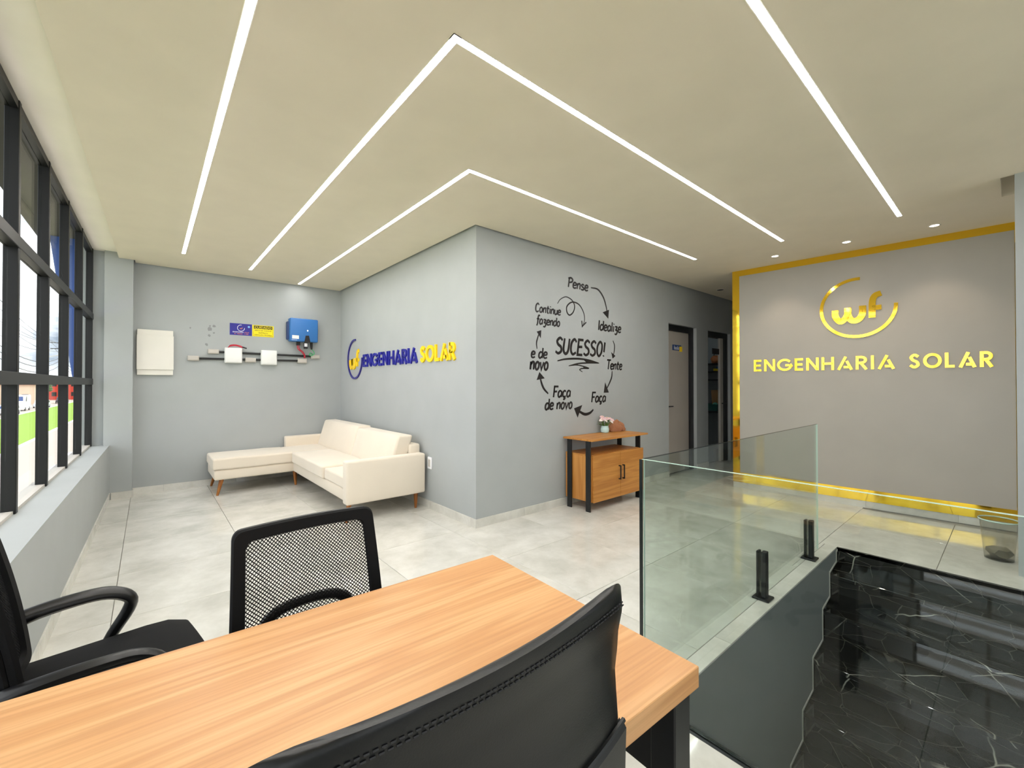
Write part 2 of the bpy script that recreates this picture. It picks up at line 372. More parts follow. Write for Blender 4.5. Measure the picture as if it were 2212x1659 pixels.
# ------------------------------------------------------------------ floor
fl = MB()
for r in ((-.75, XF, -2.6, 7.3), (XF, 9.6, 1.03, 7.3), (XL, 9.6, YS, 1.03), (XF, 9.6, -2.6, YS)):
    fl.box(r[0], r[1], r[2], r[3], -.22, -.009)
floor = fl.build('floor', 'grout'); tag(floor, 'pale grey floor of large polished porcelain tiles', 'floor', kind='structure')
def sub_rect(r, h):
    x0, x1, y0, y1 = r; a0, a1, b0, b1 = h
    if a1 <= x0 or a0 >= x1 or b1 <= y0 or b0 >= y1: return [r]
    out = []
    if y0 < b0: out.append((x0, x1, y0, b0))
    if y1 > b1: out.append((x0, x1, b1, y1))
    yy0, yy1 = max(y0, b0), min(y1, b1)
    if x0 < a0: out.append((x0, a0, yy0, yy1))
    if x1 > a1: out.append((a1, x1, yy0, yy1))
    return out
holes = [(XF, XL, YS, 1.06), (XL, 9.6, -2.6, 1.09), (XB, 9.6, YB, 7.4), (6.4, 9.6, -2.6, 2.3)]
rects = []
ix0 = -4; 
for i in range(-4, 10):
    for j in range(-6, 8):
        r = (2.155+(i)*TX, 2.155+(i+1)*TX, 1.80+j*TY, 1.80+(j+1)*TY)
        r = (max(r[0], -.47), min(r[1], 9.2), max(r[2], -2.5), min(r[3], YBACK))
        if r[1]-r[0] < .02 or r[3]-r[2] < .02: continue
        rs = [r]
        for h in holes: rs = [q for p in rs for q in sub_rect(p, h)]
        rects += rs
for (y0, y1) in ((YS, .38), (.38, 1.09)):
    for (x0, x1) in ((XL, 5.19), (5.19, 5.96)): rects.append((x0, x1, y0, y1))
for (x0, x1) in ((XF, 2.34), (2.34, 3.11), (3.11, 3.88), (3.88, XL)): rects.append((x0, x1, YF, 1.06))
tile_cache = {}
def tile_obj(r, parent, z0=-.009, z1=0.0):
    sx, sy = round(r[1]-r[0], 3), round(r[3]-r[2], 3)
    if sx < .03 or sy < .03: return
    if (sx, sy) not in tile_cache:
        g = .0016; c = .0012; hx, hy = sx/2-g, sy/2-g
        mb = MB(); 
        lo = [(-hx,-hy,z0),(hx,-hy,z0),(hx,hy,z0),(-hx,hy,z0)]; md = [(p[0],p[1],z1-c) for p in lo]
        tp = [(p[0]*(1-c/hx), p[1]*(1-c/hy), z1) for p in lo]
        mb.add(lo+md+tp, [(0,1,5,4),(1,2,6,5),(2,3,7,6),(3,0,4,7),(4,5,9,8),(5,6,10,9),(6,7,11,10),(7,4,8,11),(8,9,10,11)])
        me = mb.mesh('tile'); me.materials.append(M['tile']); tile_cache[(sx, sy)] = me
    o = bpy.data.objects.new('tile', tile_cache[(sx, sy)]); C.objects.link(o)
    o.parent = parent; o.location = Vector(((r[0]+r[1])/2, (r[2]+r[3])/2, 0)) - parent.location
    return o
for r in rects: tile_obj(r, floor)

# ------------------------------------------------------------------ ceiling with its gap at the walls, and the slab above
ce = MB()
def cx(y): return -.39 + .0165*y
HX0, HX1, HY0, HY1 = 4.74, 5.22, -.30, .055     # open pocket beside the column
ce.prism([(cx(-2.5), -2.5), (HX0, -2.5), (HX0, YBACK-.025), (cx(YBACK-.2), YBACK-.2), ], 'z', CE, CE+.05)
ce.v = []; ce.f = []
yb = YBACK-.03
ce.prism([(cx(-2.5), -2.5), (HX0, -2.5), (HX0, YB-.03), (XB-.03, YB-.03), (XB-.03, yb), (-.13, yb), (-.13, 6.90), (cx(6.90), 6.90)], 'z', CE, CE+.05)
ce.box(HX0, HX1, HY1, YB-.03, CE, CE+.05); ce.box(HX0, HX1, -2.5, HY0, CE, CE+.05)
ce.box(HX1, 9.3, -2.5, YB-.03, CE, CE+.05)
ceiling = ce.build('ceiling', 'ceiling'); tag(ceiling, 'smooth cream plasterboard ceiling with recessed light lines', 'ceiling', kind='structure')
MB().box(HX0-.01, HX1+.01, HY0-.01, HY1+.01, CE+.16, CE+.17).box(HX0-.01, HX0, HY0, HY1+.01, CE+.05, CE+.16).box(HX0, HX1, HY1, HY1+.01, CE+.05, CE+.16).box(HX1, HX1+.01, HY0, HY1+.01, CE+.05, CE+.16).build('pocket_lining', 'ceiling', ceiling)
slab = MB().box(-1.0, 9.8, -2.9, 7.6, 3.10, 3.30).build('ceiling_slab', 'slab'); tag(slab, 'concrete slab above the suspended ceiling', 'ceiling', kind='structure')

# ------------------------------------------------------------------ walls
def place_rot(o):
    o.rotation_euler = (0, 0, WROT); return o
def rot_empty(name, label, cat):
    return thing(name, label, cat, (0, 0, 0), WROT, kind='structure')
WI, WO = -.46, -.68       # inner / outer face in the wall's own frame
Y0W, Y1W = -2.6, 7.40
wl = MB().box(WO, WI, Y0W, Y1W, -.2, SILL).box(WO, WI, 6.98, Y1W, SILL, HEAD).box(WO, WI, Y0W, Y1W, HEAD, 3.25)
rootl = rot_empty('wall_left', 'grey window wall with a deep sill and tiled foot', 'wall')
wl.build('wall_panel', 'wall', rootl, local=True)
# lintel underside, with street light from below put into its near-white colour
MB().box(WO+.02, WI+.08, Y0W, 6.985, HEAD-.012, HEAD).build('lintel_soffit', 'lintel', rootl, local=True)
pier = MB().box(-.40, -.145, 6.925, YBACK+.02, 0, 3.12).build('wall_pier', 'wall'); tag(pier, 'narrow grey pier in the corner beside the window', 'pillar', kind='structure')
wb = MB().box(-.60, XB+.3, YBACK, YBACK+.18, -.2, 3.12).build('wall_back', 'wall'); tag(wb, 'grey end wall carrying the solar inverter and conduits', 'wall', kind='structure')
for (zx, zy, r) in ((905, 640, .030), (946, 615, .020), (908, 613, .012), (945, 677, .012), (901, 699, .018), (878, 784, .018), (728, 630, .010)):
    q = at(240+zx*.2351, 560+zy*.2351, y=YBACK); mb = MB(); mb.lathe([(r, 0), (r*.7, .0008)], (0, 0, 0), 9); mb.v = [Vector((q.x+v.x*random.uniform(.7, 1.2), YBACK-v.z, q.z+v.y*random.uniform(.7, 1.2))) for v in mb.v]; mb.build('filler_patch', 'patch', wb)
# block with the door openings
D1, D2, DH = (5.87, 6.73), (7.125, 8.0), 2.275
wc = MB().box(XB, XB+.15, YB, YBACK, -.2, 3.12)
for (x0, x1, z0, z1) in ((XB+.15, D1[0], -.2, 3.12), (D1[1], D2[0], -.2, 3.12), (D2[1], 9.5, -.2, 3.12), (D1[0], D1[1], DH, 3.12), (D2[0], D2[1], DH, 3.12)):
    wc.box(x0, x1, YB, YB+.15, z0, z1)
wcen = wc.build('wall_centre', 'wall'); tag(wcen, 'projecting grey wall block with two doorways', 'wall', kind='structure')
# end of the corridor, rear wall and the side behind the stairs (behind the camera)
we = MB().box(9.3, 9.45, -2.6, YB, -.2, 3.12).build('wall_corridor', 'wall'); tag(we, 'grey wall closing the corridor behind the feature wall', 'wall', kind='structure')
RW = [(.3, 1.7), (2.0, 3.4), (3.7, 5.1)]
wr = MB()
for (x0, x1, z0, z1) in [(-.8, .3, -.2, 3.12), (5.1, 9.45, -.2, 3.12), (1.7, 2.0, -.2, 3.12), (3.4, 3.7, -.2, 3.12)] + [(a_, b_, z0, z1) for (a_, b_) in RW for (z0, z1) in ((-.2, .7), (2.6, 3.12))]:
    wr.box(x0, x1, -2.65, -2.5, z0, z1)
wr = wr.build('wall_rear', 'wall'); tag(wr, 'grey wall at the near end of the office with three added windows', 'wall', kind='structure')

# feature wall: gold mirror frame with a warm grey panel
def gpt(s, z, d=0.0): return GP + GD*s + Vector((0, 0, z)) + GN*d
GW = 2.60
def gbox(mb, s0, s1, z0, z1, d0, d1):
    return mb.add([gpt(s0,z0,d0),gpt(s1,z0,d0),gpt(s1,z1,d0),gpt(s0,z1,d0),gpt(s0,z0,d1),gpt(s1,z0,d1),gpt(s1,z1,d1),gpt(s0,z1,d1)],
                  [(3,2,1,0),(4,5,6,7),(0,1,5,4),(1,2,6,5),(2,3,7,6),(3,0,4,7)])
gw = gbox(MB(), 0, GW, -.2, 3.0, -.20, 0).build('wall_right', 'wall_warm'); tag(gw, 'warm grey feature wall framed in gold mirror strips', 'wall', kind='structure')
gbox(MB(),   .085, 2.455, .20, CE-.075, 0, .012).build('panel', 'wall_warm', gw)
gbox(MB(), 0, .085, .075, CE-.001, 0, .016).build('gold_strip', 'gold', gw)
gbox(MB(), 2.455, 2.55, .075, CE-.001, 0, .016).build('gold_strip', 'gold', gw)
gbox(MB(), .085, 2.455, CE-.075, CE-.001, 0, .016).build('gold_strip', 'gold', gw)
gbox(MB(), .085, 2.455, .075, .20, 0, .016).build('gold_strip', 'gold', gw)
for s0, s1 in ((0, .72), (.72, 1.37), (1.37, 2.08), (2.08, 2.5)): gbox(MB(), s0+.001, s1-.001, 0, .074, 0, .010).build('tile', 'tile', gw)

# column beside the stairs
col = MB().box(4.72, 4.90, -.42, -.012, 0, CE+.2).build('pillar_stair', 'wall'); tag(col, 'pale grey column at the head of the stairs', 'pillar', kind='structure')
MB().box(4.715, 4.72, -.42, -.012, -3.0, -.002).build('marble_cladding', 'marble', col)

# skirting made of cut tiles
def skirting(name, label, segs, parent=None):
    root = thing(name, label, 'baseboard', segs[0][0], kind='structure')
    for (a, b, nrm, first) in segs:
        a, b, nrm = Vector(a), Vector(b), Vector(nrm); Ln = (b-a).length; d = (b-a).normalized(); s = 0; nx = first
        while s < Ln-.001:
            e_ = min(nx, Ln); mb = MB()
            p, q = a+d*(s+.001), a+d*(e_-.001); z = Vector((0, 0, .082)); t = nrm*.010
            mb.add([p, q, q+z, p+z, p+t, q+t, q+z*.98+t, p+z*.98+t], [(3,2,1,0),(4,5,6,7),(0,1,5,4),(1,2,6,5),(2,3,7,6),(3,0,4,7)])
            mb.build('tile', 'tile', root); s = e_; nx = e_+.785
    return root
skirting('baseboard_centre', 'porcelain tile skirting around the projecting wall block',
         [((XB, YB-.010, 0), (XB, YBACK, 0), (-1, 0, 0), .09), ((XB-.010, YB, 0), (D1[0], YB, 0), (0, -1, 0), .62), ((D1[1], YB, 0), (D2[0], YB, 0), (0, -1, 0), .8)])
skirting('baseboard_back', 'porcelain tile skirting along the inverter wall', [((-.145, YBACK, 0), (XB-.01, YBACK, 0), (0, -1, 0), .3), ((-.33, 6.925, 0), (-.145, 6.925, 0), (0, -1, 0), .5), ((-.145, 6.925, 0), (-.145, YBACK, 0), (1, 0, 0), .5)])
bl = rot_empty('baseboard_left', 'porcelain tile skirting under the window sill', 'baseboard')
y = Y0W+.2
while y < 6.9:
    y2 = min(y+.785, 6.98); MB().box(WI, WI+.010, y+.001, y2-.001, 0, .082).build('tile', 'tile', bl, local=True); y = y2

# ------------------------------------------------------------------ the long window
win = rot_empty('window_1', 'tall black framed window grid looking onto the street', 'window')
FX0, FX1 = -.670, -.612
BY = [6.945 - .836*k for k in range(0, 12)]
for k, yb_ in enumerate(BY):
    MB().rbox(FX0, FX1, yb_-.035, yb_+.01, SILL, HEAD-.012, .003, 1).build('mullion', 'alu_black', win, local=True)
ylo = BY[-1]
for zc, hh in ((1.395, .035), (2.155, .035)):
    MB().rbox(FX0+.004, FX1+.006, ylo, BY[0]+.01, zc-hh, zc+hh, .003, 1).build('transom', 'alu_black', win, local=True)
MB().box(FX0, FX1-.005, ylo, BY[0]+.03, HEAD-.06, HEAD-.013).build('head_rail', 'alu_black', win, local=True)
MB().box(FX0-.03, FX1-.01, ylo, BY[0]+.03, SILL-.002, SILL+.018).build('bottom_rail', 'grey_plastic', win, local=True)
zc = [(SILL+.018, 1.36), (1.43, 2.12), (2.19, HEAD-.06)]
for k in range(len(BY)-1):
    for (z0, z1) in zc:
        MB().box(-.655, -.649, BY[k+1]+.011, BY[k]-.036, z0, z1).build('pane', 'pane', win, local=True)
for i, (x0, x1) in enumerate(RW):  # unseen windows added behind the camera to light the right side
    wn = thing('window_%d' % (i+2), 'unseen black framed window added for daylight at the near end, ' + ('by the street side', 'the middle one of three', 'beside the column')[i], 'window', (x0, -2.57, .7), kind='structure')
    mb = MB().box(x0, x0+.05, -2.6, -2.54, .7, 2.6).box(x1-.05, x1, -2.6, -2.54, .7, 2.6).box(x0, x1, -2.6, -2.54, .7, .75).box(x0, x1, -2.6, -2.54, 2.55, 2.6).box((x0+x1)/2-.025, (x0+x1)/2+.025, -2.6, -2.54, .75, 2.55)
    mb.build('frame', 'alu_black', wn)
    MB().box(x0+.05, (x0+x1)/2-.025, -2.575, -2.57, .75, 2.55).build('pane', 'pane', wn); MB().box((x0+x1)/2+.025, x1-.05, -2.575, -2.57, .75, 2.55).build('pane', 'pane', wn)

# ------------------------------------------------------------------ LED lines
def led(label, pts):
    root = thing('led_strip_light', label, 'light', (pts[0][0], pts[0][1], CE), group='LED lines in the ceiling')
    for (a, b) in zip(pts[:-1], pts[1:]):
        x0, x1 = sorted((a[0], b[0])); y0, y1 = sorted((a[1], b[1])); h = .016
        MB().rbox(x0-h, x1+h, y0-h, y1+h, CE-.003, CE+.004, .001, 1).build('diffuser', 'led', root)
        MB().box(x0-h-.004, x1+h+.004, y0-h-.004, y1+h+.004, CE-.002, CE+.001).build('housing', 'white_steel', root)
led('longest white LED line, bent at a right angle above the desk', [(.30, 6.17), (.30, .655), (5.10, .655)])
led('middle white LED line bent at a right angle on the ceiling', [(1.011, 6.48), (1.011, 1.569), (5.05, 1.569)])
led('shortest white LED line, following the corner of the wall block', [(1.715, 6.92), (1.715, 2.48), (5.00, 2.48)])
for (x, y, t) in ((5.60, 1.81, 'beside the corridor'), (5.62, 1.14, 'in the middle of the three'), (5.67, .48, 'beside the column')):
    d = thing('downlight', 'small round recessed spotlight before the gold framed wall, ' + t, 'light', (x, y, CE), group='spotlights over the feature wall')
    MB().lathe([(.034, -.004), (.046, -.004), (.048, 0), (.034, .001)], (x, y, CE), 24, caps=False).build('ring', 'white_steel', d, smooth=True)
    MB().lathe([(.033, -.002), (.033, .002)], (x, y, CE), 24).build('lens', 'spot_face', d)
    sl = bpy.data.lights.new('spot_beam', 'SPOT'); sl.energy = SPOT_W; sl.color = (1, .80, .62); sl.spot_size = R_(95); sl.spot_blend = .7; sl.shadow_soft_size = .03
    so = bpy.data.objects.new('spot_beam', sl); C.objects.link(so); so.parent = d; so.location = (0, 0, -.02)
p = at(1556, 626, z=CE)
d = thing('downlight', 'unlit recessed spotlight in the corridor ceiling', 'light', (p.x, p.y, CE), group='spotlights over the feature wall')
MB().lathe([(.05, -.004), (.06, -.003), (.062, 0)], (p.x, p.y, CE), 24, caps=False).build('ring', 'white_steel', d, smooth=True)
MB().lathe([(.05, -.002), (.05, 0)], (p.x, p.y, CE), 24).build('lens', 'slab', d)

# ------------------------------------------------------------------ stairs
st = thing('stairs', 'glossy black marble stairs with white veins going down', 'stairs', (XL, .3, 0), kind='structure')
NX = [4.40, 4.197, 4.0, 3.747, 3.51, 3.26]; NZ = [0, -.165, -.39, -.66, -.928, -1.165]
while NZ[-1] > -2.9: NX.append(NX[-1]-.235); NZ.append(NZ[-1]-.236)
for k in range(1, len(NX)):
    xa, xb_ = NX[k], NX[k-1]              # tread from nosing xa back to the riser at xb_
    MB().rbox(xa-.015, xb_+.02, YS, 1.0, NZ[k]-.03, NZ[k], .004, 2).build('tread', 'marble', st)
    MB().box(xb_, xb_+.02, YS, 1.0, NZ[k], NZ[k-1]-.03 if k > 1 else -.004).build('riser', 'marble', st)
MB().box(XL-.02, XL, YS, YF+.03, -.03, -.001).build('nosing', 'marble', st)
xe = NX[-1]
sw = MB()
poly = [(XL, -.009), (XL, -.02)]
for k in range(1, len(NX)):
    poly += [(NX[k-1]-.03, NZ[k-1]-.02 if k > 1 else -.03), (NX[k-1]-.03, NZ[k]+.055), (NX[k]-.03, NZ[k]+.02)]
poly += [(-.4, NZ[-1]), (-.4, -.009)]
sw.prism(poly, 'y', YF, 1.02)
sws = sw.build('wall_stair', 'stair_wall'); tag(sws, 'dark grey plastered side wall of the stairwell', 'wall', kind='structure')
zz = MB(); pts = [(q[0], q[1]) for q in poly[1:-2]]
ribbon(zz, pts, .016, lambda u, v, d: Vector((u, YF-d, v)), .004)
zz.build('edge_trim', 'trim_light', sws)
sb = MB().box(-.4, 4.72, YS-.12, YS, -3.3, -.22).box(4.45, 4.72, YS, 1.1, -3.3, -1.2).box(-.9, XL, 1.02, 1.10, -3.3, -.22).box(-.9, 4.8, -.6, 1.1, -3.3, -3.1)
sbo = sb.build('wall_stairwell_lower', 'stair_wall'); tag(sbo, 'grey lower walls around the foot of the stairs', 'wall', kind='structure')
# unseen street entrance, assumed for the daylight it lets into the stairwell
en = thing('door_assumed', 'assumed glazed entrance added for daylight at the foot of the stairs', 'door', (-.5, .3, -3.1), kind='structure')
mb = MB().box(-.53, -.47, YS, YS+.06, -3.1, -.25).box(-.53, -.47, .94, 1.0, -3.1, -.25).box(-.53, -.47, YS, 1.0, -.9, -.83).box(-.53, -.47, YS, 1.0, -.31, -.25); mb.build('frame', 'alu_black', en)
MB().box(-.503, -.497, YS+.06, .94, -3.08, -.9).build('pane', 'pane', en)

# ------------------------------------------------------------------ glass balustrade
gz = 1.035
gp = thing('glass_guard', 'long frameless glass guard held by two black spigots beside the stairs', 'glass guard', (3.0, 1.055, 0), group='glass guards around the stairs')
MB().box(1.655, 4.19, 1.050, 1.060, .012, gz).build('pane', 'glass', gp)
MB().box(1.655, 4.19, 1.0495, 1.0605, gz, gz+.0015).build('top_edge', 'glass_edge_dark', gp)
MB().box(4.19, 4.192, 1.0495, 1.0605, .012, gz).build('end_edge', 'glass_edge', gp)
for px, py in ((1752, 1187), (1652, 1312)):
    q = at(px, py, y=1.035)
    sp = thing('glass_spigot', 'black square glass clamp ' + ('near the head of the stairs' if px > 1700 else 'midway along the long guard'), 'clamp', (q.x, 1.045, 0), group='black glass clamps')
    X, Yc = q.x, 1.045
    MB().rbox(X-.05, X+.05, Yc-.05, Yc+.05, 0, .014, .006, 2).build('base_plate', 'black_metal', sp)
    MB().rbox(X-.024, X+.024, Yc-.026, Yc+.004, .014, .30, .004, 2).build('post', 'black_metal', sp)
    MB().rbox(X-.024, X+.024, Yc+.017, Yc+.032, .014, .30, .004, 2).build('post', 'black_metal', sp)
g2 = thing('glass_guard', 'frameless glass guard across the low end of the stairwell behind the desk', 'glass guard', (1.64, .3, 0), group='glass guards around the stairs')
MB().box(1.636, 1.646, YS-.3, 1.050, .006, gz).build('pane', 'glass', g2)
MB().box(1.6355, 1.6465, YS-.3, 1.050, gz, gz+.0015).build('top_edge', 'glass_edge', g2)
MB().box(1.632, 1.6365, 1.0475, 1.0615, .006, gz).build('silicone_joint', 'glass_edge_dark', g2)
MB().box(1.647, 1.653, 1.0475, 1.0495, .006, gz).build('corner_edge', 'glass_edge', g2)
MB().box(1.632, 1.650, YS-.3, 1.050, 0, .006).build('base_seal', 'glass_edge_dark', g2)

# ------------------------------------------------------------------ doors
def door_frame(dr, x0, x1, jw=.05):
    MB().box(x1-jw, x1-.001, YB+.052, YB+.149, 0, DH-.001).build('jamb', 'black_metal', dr)
    MB().box(x0+.001, x0+.03, YB+.052, YB+.149, 0, DH-.001).build('jamb', 'black_metal', dr)
    MB().box(x0+.03, x1-jw, YB+.052, YB+.149, DH-.09, DH-.001).build('head', 'black_metal', dr)
dr = thing('door_1', 'closed beige door with a small navy and yellow name plate', 'door', (D1[0], YB, 0), kind='structure')
door_frame(dr, *D1, .10)
leaf = MB().rbox(D1[0]+.03, D1[1]-.10, YB+.085, YB+.125, .008, DH-.092, .002, 1).build('leaf', 'door', dr)
hx = D1[0]+.085
MB().tube([(hx, YB+.085, 1.03), (hx, YB+.04, 1.03), (hx+.11, YB+.04, 1.03)], .009, 8).build('handle', 'black_metal', leaf)
def wallp(Y): return lambda u, v, d: Vector((u, Y-d, v))
def sign_plate(par, x0, x1, z0, z1, Y):
    pl = MB().rbox(x0, x1, Y-.006, Y, z0, z1, .003, 1).build('name_plate', 'navy_case', par)
    MB().rbox(x1-.06, x1+.03, Y-.007, Y-.0005, z0-.015, z1-.02, .01, 2).build('yellow_patch', 'yellow_letter', pl)
    return pl
q0, q1 = at(1452, 744, y=YB+.085), at(1471, 758, y=YB+.085)
pl = sign_plate(leaf, q0.x, q1.x, q1.z, q0.z, YB+.085)
dr2 = thing('door_2', 'half-dark glazed door with a metal stile and black lever', 'door', (D2[0], YB, 0), kind='structure')
door_frame(dr2, *D2)
l2 = MB().box(D2[1]-.17, D2[1]-.052, YB+.06, YB+.10, .008, DH-.092).build('stile', 'black_metal', dr2)
MB().box(D2[1]-.28, D2[1]-.17, YB+.06, YB+.10, .008, DH-.092).build('stile', 'grey_plastic', dr2)
MB().box(D2[0]+.03, D2[0]+.08, YB+.06, YB+.10, .008, DH-.092).build('stile', 'black_metal', dr2)
MB().box(D2[0]+.08, D2[1]-.28, YB+.077, YB+.083, .01, DH-.092).build('pane', 'pane', dr2)
hx = D2[1]-.20
MB().tube([(hx+.05, YB+.06, 1.03), (hx+.05, YB+.02, 1.03), (hx-.10, YB+.02, 1.03)], .009, 8).build('handle', 'black_metal', l2)
q0, q1 = at(1538, 752, y=YB+.076), at(1553, 766, y=YB+.076)
MB().rbox(q0.x, q1.x, YB+.070, YB+.076, q1.z, q0.z, .003, 1).build('name_plate', 'vinyl', dr2)

# store room behind the glazed door
sr = MB().box(7.0, 7.1, YB+.15, 5.4, 0, CE).box(9.2, 9.3, YB+.15, 5.4, 0, CE).box(7.0, 9.3, 5.4, 5.5, 0, CE).box(7.0, 9.3, YB+.15, 5.5, CE-.02, CE+.05).box(7.0, 9.3, YB+.15, 5.5, -.01, 0)
sr = sr.build('wall_storeroom', 'wall'); tag(sr, 'dim grey store room behind the glazed door', 'wall', kind='structure')
rk = MB().box(5.6, 5.7, YB+.15, 4.2, 0, CE).box(6.9, 7.0, YB+.15, 4.2, 0, CE).box(5.6, 7.0, 4.2, 4.3, 0, CE).box(5.6, 7.0, YB+.15, 4.3, CE, CE+.05)
rk = rk.build('wall_meeting_room', 'wall'); tag(rk, 'closed room behind the beige door', 'wall', kind='structure')
SXW = 9.2                       # far wall of the store room, facing the doorway
shelf = thing('wall_shelf', 'dark wall shelves seen through the glazed door', 'shelf', (9.0, 4.1, 1.4))
for z in (1.80, 1.64, 1.47): MB().box(8.82, SXW, 3.50, 5.2, z-.022, z).build('board', 'black_metal', shelf)
for y in (3.52, 5.15): MB().box(SXW-.05, SXW, y, y+.04, 1.40, 2.25).build('upright', 'black_metal', shelf)
def blob(mb, c, r, sub=2, amp=.0, sc=3.0, fl=1.0):
    bm = bmesh.new(); bmesh.ops.create_icosphere(bm, subdivisions=sub, radius=1)
    for v in bm.verts:
        n = 1+amp*noise.noise(v.co*sc+Vector(c)*7); v.co = Vector((c[0]+v.co.x*r[0]*n, c[1]+v.co.y*r[1]*n, c[2]+max(v.co.z, -fl)*r[2]*n))
    bm.verts.index_update(); mb.add([v.co.copy() for v in bm.verts], [tuple(v.index for v in f.verts) for f in bm.faces]); bm.free(); return mb
hb = thing('handbag', 'orange brown handbag lying on the top store room shelf', 'bag', (8.98, 3.99, 1.80))
blob(MB(), (8.98, 3.99, 1.872), (.10, .13, .10), 3, .22, 2, .72).build('body', simple('tan_leather', srgb(205, 120, 62), .5), hb, smooth=True)
MB().tube(smooth_pts([(8.98, 3.92, 1.95), (8.98, 3.95, 2.04), (8.98, 4.03, 2.04), (8.98, 4.06, 1.95)]), .009, 6).build('strap', 'vinyl', hb, smooth=True)
bx = MB().rbox(8.95, 9.15, 3.90, 4.00, 1.641, 1.735, .004, 1).build('box', 'blue_case'); tag(bx, 'small blue carton on the middle store room shelf', 'box')
bx = MB().rbox(8.87, 8.94, 3.93, 4.02, 1.641, 1.69, .004, 1).build('box', 'yellow_letter'); tag(bx, 'small yellow carton before the blue one', 'box')
lm_ = thing('added_store_lamp', 'assumed slim ceiling lamp added to brighten the store room', 'light', (8.6, 4.4, CE-.02))  # unseen lamp, added to lift the store room brightness
MB().box(8.2, 8.26, 3.7, 5.1, CE-.07, CE-.021).build('housing', 'white_steel', lm_); MB().box(8.205, 8.255, 3.72, 5.08, CE-.075, CE-.0701).build('tube', emis('added_store_tube', (.85, .95, 1, 1), 7.0), lm_)
tbl = thing('side_table', 'dark store room table under the wall shelves', 'table', (8.9, 4.1, 0))
MB().rbox(8.60, 9.18, 3.55, 4.8, .80, .83, .003, 1).build('top', 'black_metal', tbl)
for (x, y) in ((8.64, 3.6), (9.13, 3.6), (8.64, 4.75), (9.13, 4.75)): MB().tube([(x, y, 0), (x, y, .80)], .018, 8).build('leg', 'black_metal', tbl)
cart = thing('storage_crate', 'dark teal plastic crate on the store room table', 'crate', (8.9, 4.1, .83))
cm = simple('teal_plastic', srgb(30, 104, 92), .5)
for s in (0, 1):
    MB().box(8.66+s*.44, 8.675+s*.44, 3.85, 4.40, .845, .965).build('side', cm, cart)
    MB().box(8.675, 9.10, 3.85+s*.535, 3.865+s*.535, .845, .965).build('side', cm, cart)
MB().box(8.66, 9.115, 3.85, 4.40, .831, .845).build('bottom', cm, cart)
bg = thing('paper_bag', 'brown paper bag standing in the teal crate', 'bag', (8.96, 3.99, .846))
MB().prism([(3.93, .846), (4.06, .846), (4.09, 1.25), (3.91, 1.25)], 'x', 8.92, 9.02).build('body', simple('kraft_paper', srgb(200, 148, 84), .8), bg)
tb = MB(); blob(tb, (8.78, 3.935, .925), (.06, .055, .075), 3, .4, 2); tb = tb.build('plastic_bag', simple('mint_plastic', srgb(110, 205, 180), .4), smooth=True); tag(tb, 'crumpled mint green plastic bag in the teal crate', 'bag')

# ------------------------------------------------------------------ lettering
h = .09
def arc(cx_, cy_, rx, ry, a0, a1, n=14): return [(cx_+rx*math.cos(R_(a0+(a1-a0)*i/n)), cy_+ry*math.sin(R_(a0+(a1-a0)*i/n))) for i in range(n+1)]
BLOCK = {
 'E': (.56, [[(.52, h), (h, h), (h, 1-h), (.52, 1-h)], [(h, .5), (.48, .5)]]),
 'N': (.74, [[(h, 0), (h, 1)], [(h+.01, .95), (.74-h-.01, .05)], [(.74-h, 0), (.74-h, 1)]]),
 'G': (.92, [arc(.46, .5, .40, .41, 38, 355, 22)+[(.86, .46), (.50, .46)]]),
 'H': (.72, [[(h, 0), (h, 1)], [(h, .5), (.72-h, .5)], [(.72-h, 0), (.72-h, 1)]]),
 'A': (.84, [[(.09, 0), (.47, .98)], [(.52, .66), (.77, 0)], [(.36, .20), (.70, .20)]]),
 'R': (.62, [[(h, 0), (h, 1)], [(h, 1-h)]+arc(.30, .70, .21, .21, 90, -90, 10)+[(h, .49)], [(.28, .47), (.55, 0)]]),
 'I': (.20, [[(.10, 0), (.10, 1)]]),
 'S': (.60, [smooth_pts([Vector((.50, .80, 0)), Vector((.30, .92, 0)), Vector((.12, .76, 0)), Vector((.22, .56, 0)), Vector((.42, .44, 0)), Vector((.48, .22, 0)), Vector((.28, .08, 0)), Vector((.07, .22, 0))], 5)]),
 'O': (.94, [arc(.47, .5, .39, .42, 0, 360, 26)]),
 'L': (.50, [[(h, 1), (h, h), (.48, h)]]),
}
def word_block(txt, p0, p1, height, nrm, depth, mats, parent, sw=.19, gap=.10, space=.34):
    """p0, p1: world base-line ends; letters stand upright on that line"""
    p0, p1 = Vector(p0), Vector(p1); u = (p1-p0); Ln = u.length; u = u.normalized(); up = Vector((0, 0, 1)); up = (up-u*up.dot(u)).normalized(); n = Vector(nrm)
    ws = [space if c == ' ' else BLOCK[c][0]+gap for c in txt]; tot = sum(ws)-gap; sx = Ln/tot; x = 0
    for i, c in enumerate(txt):
        if c != ' ':
            mb = MB()
            for pl in BLOCK[c][1]:
                P2 = [((x+q[0])*sx, q[1]*height) for q in pl]
                ribbon(mb, P2, sw*height if sx > height*.7 else sw*height*.8, lambda a, b_, d: p0+u*a+up*b_+n*d, depth, closed=(c == 'O' and False))
            mb.build('letter', mats(i, c), parent)
        x += ws[i]
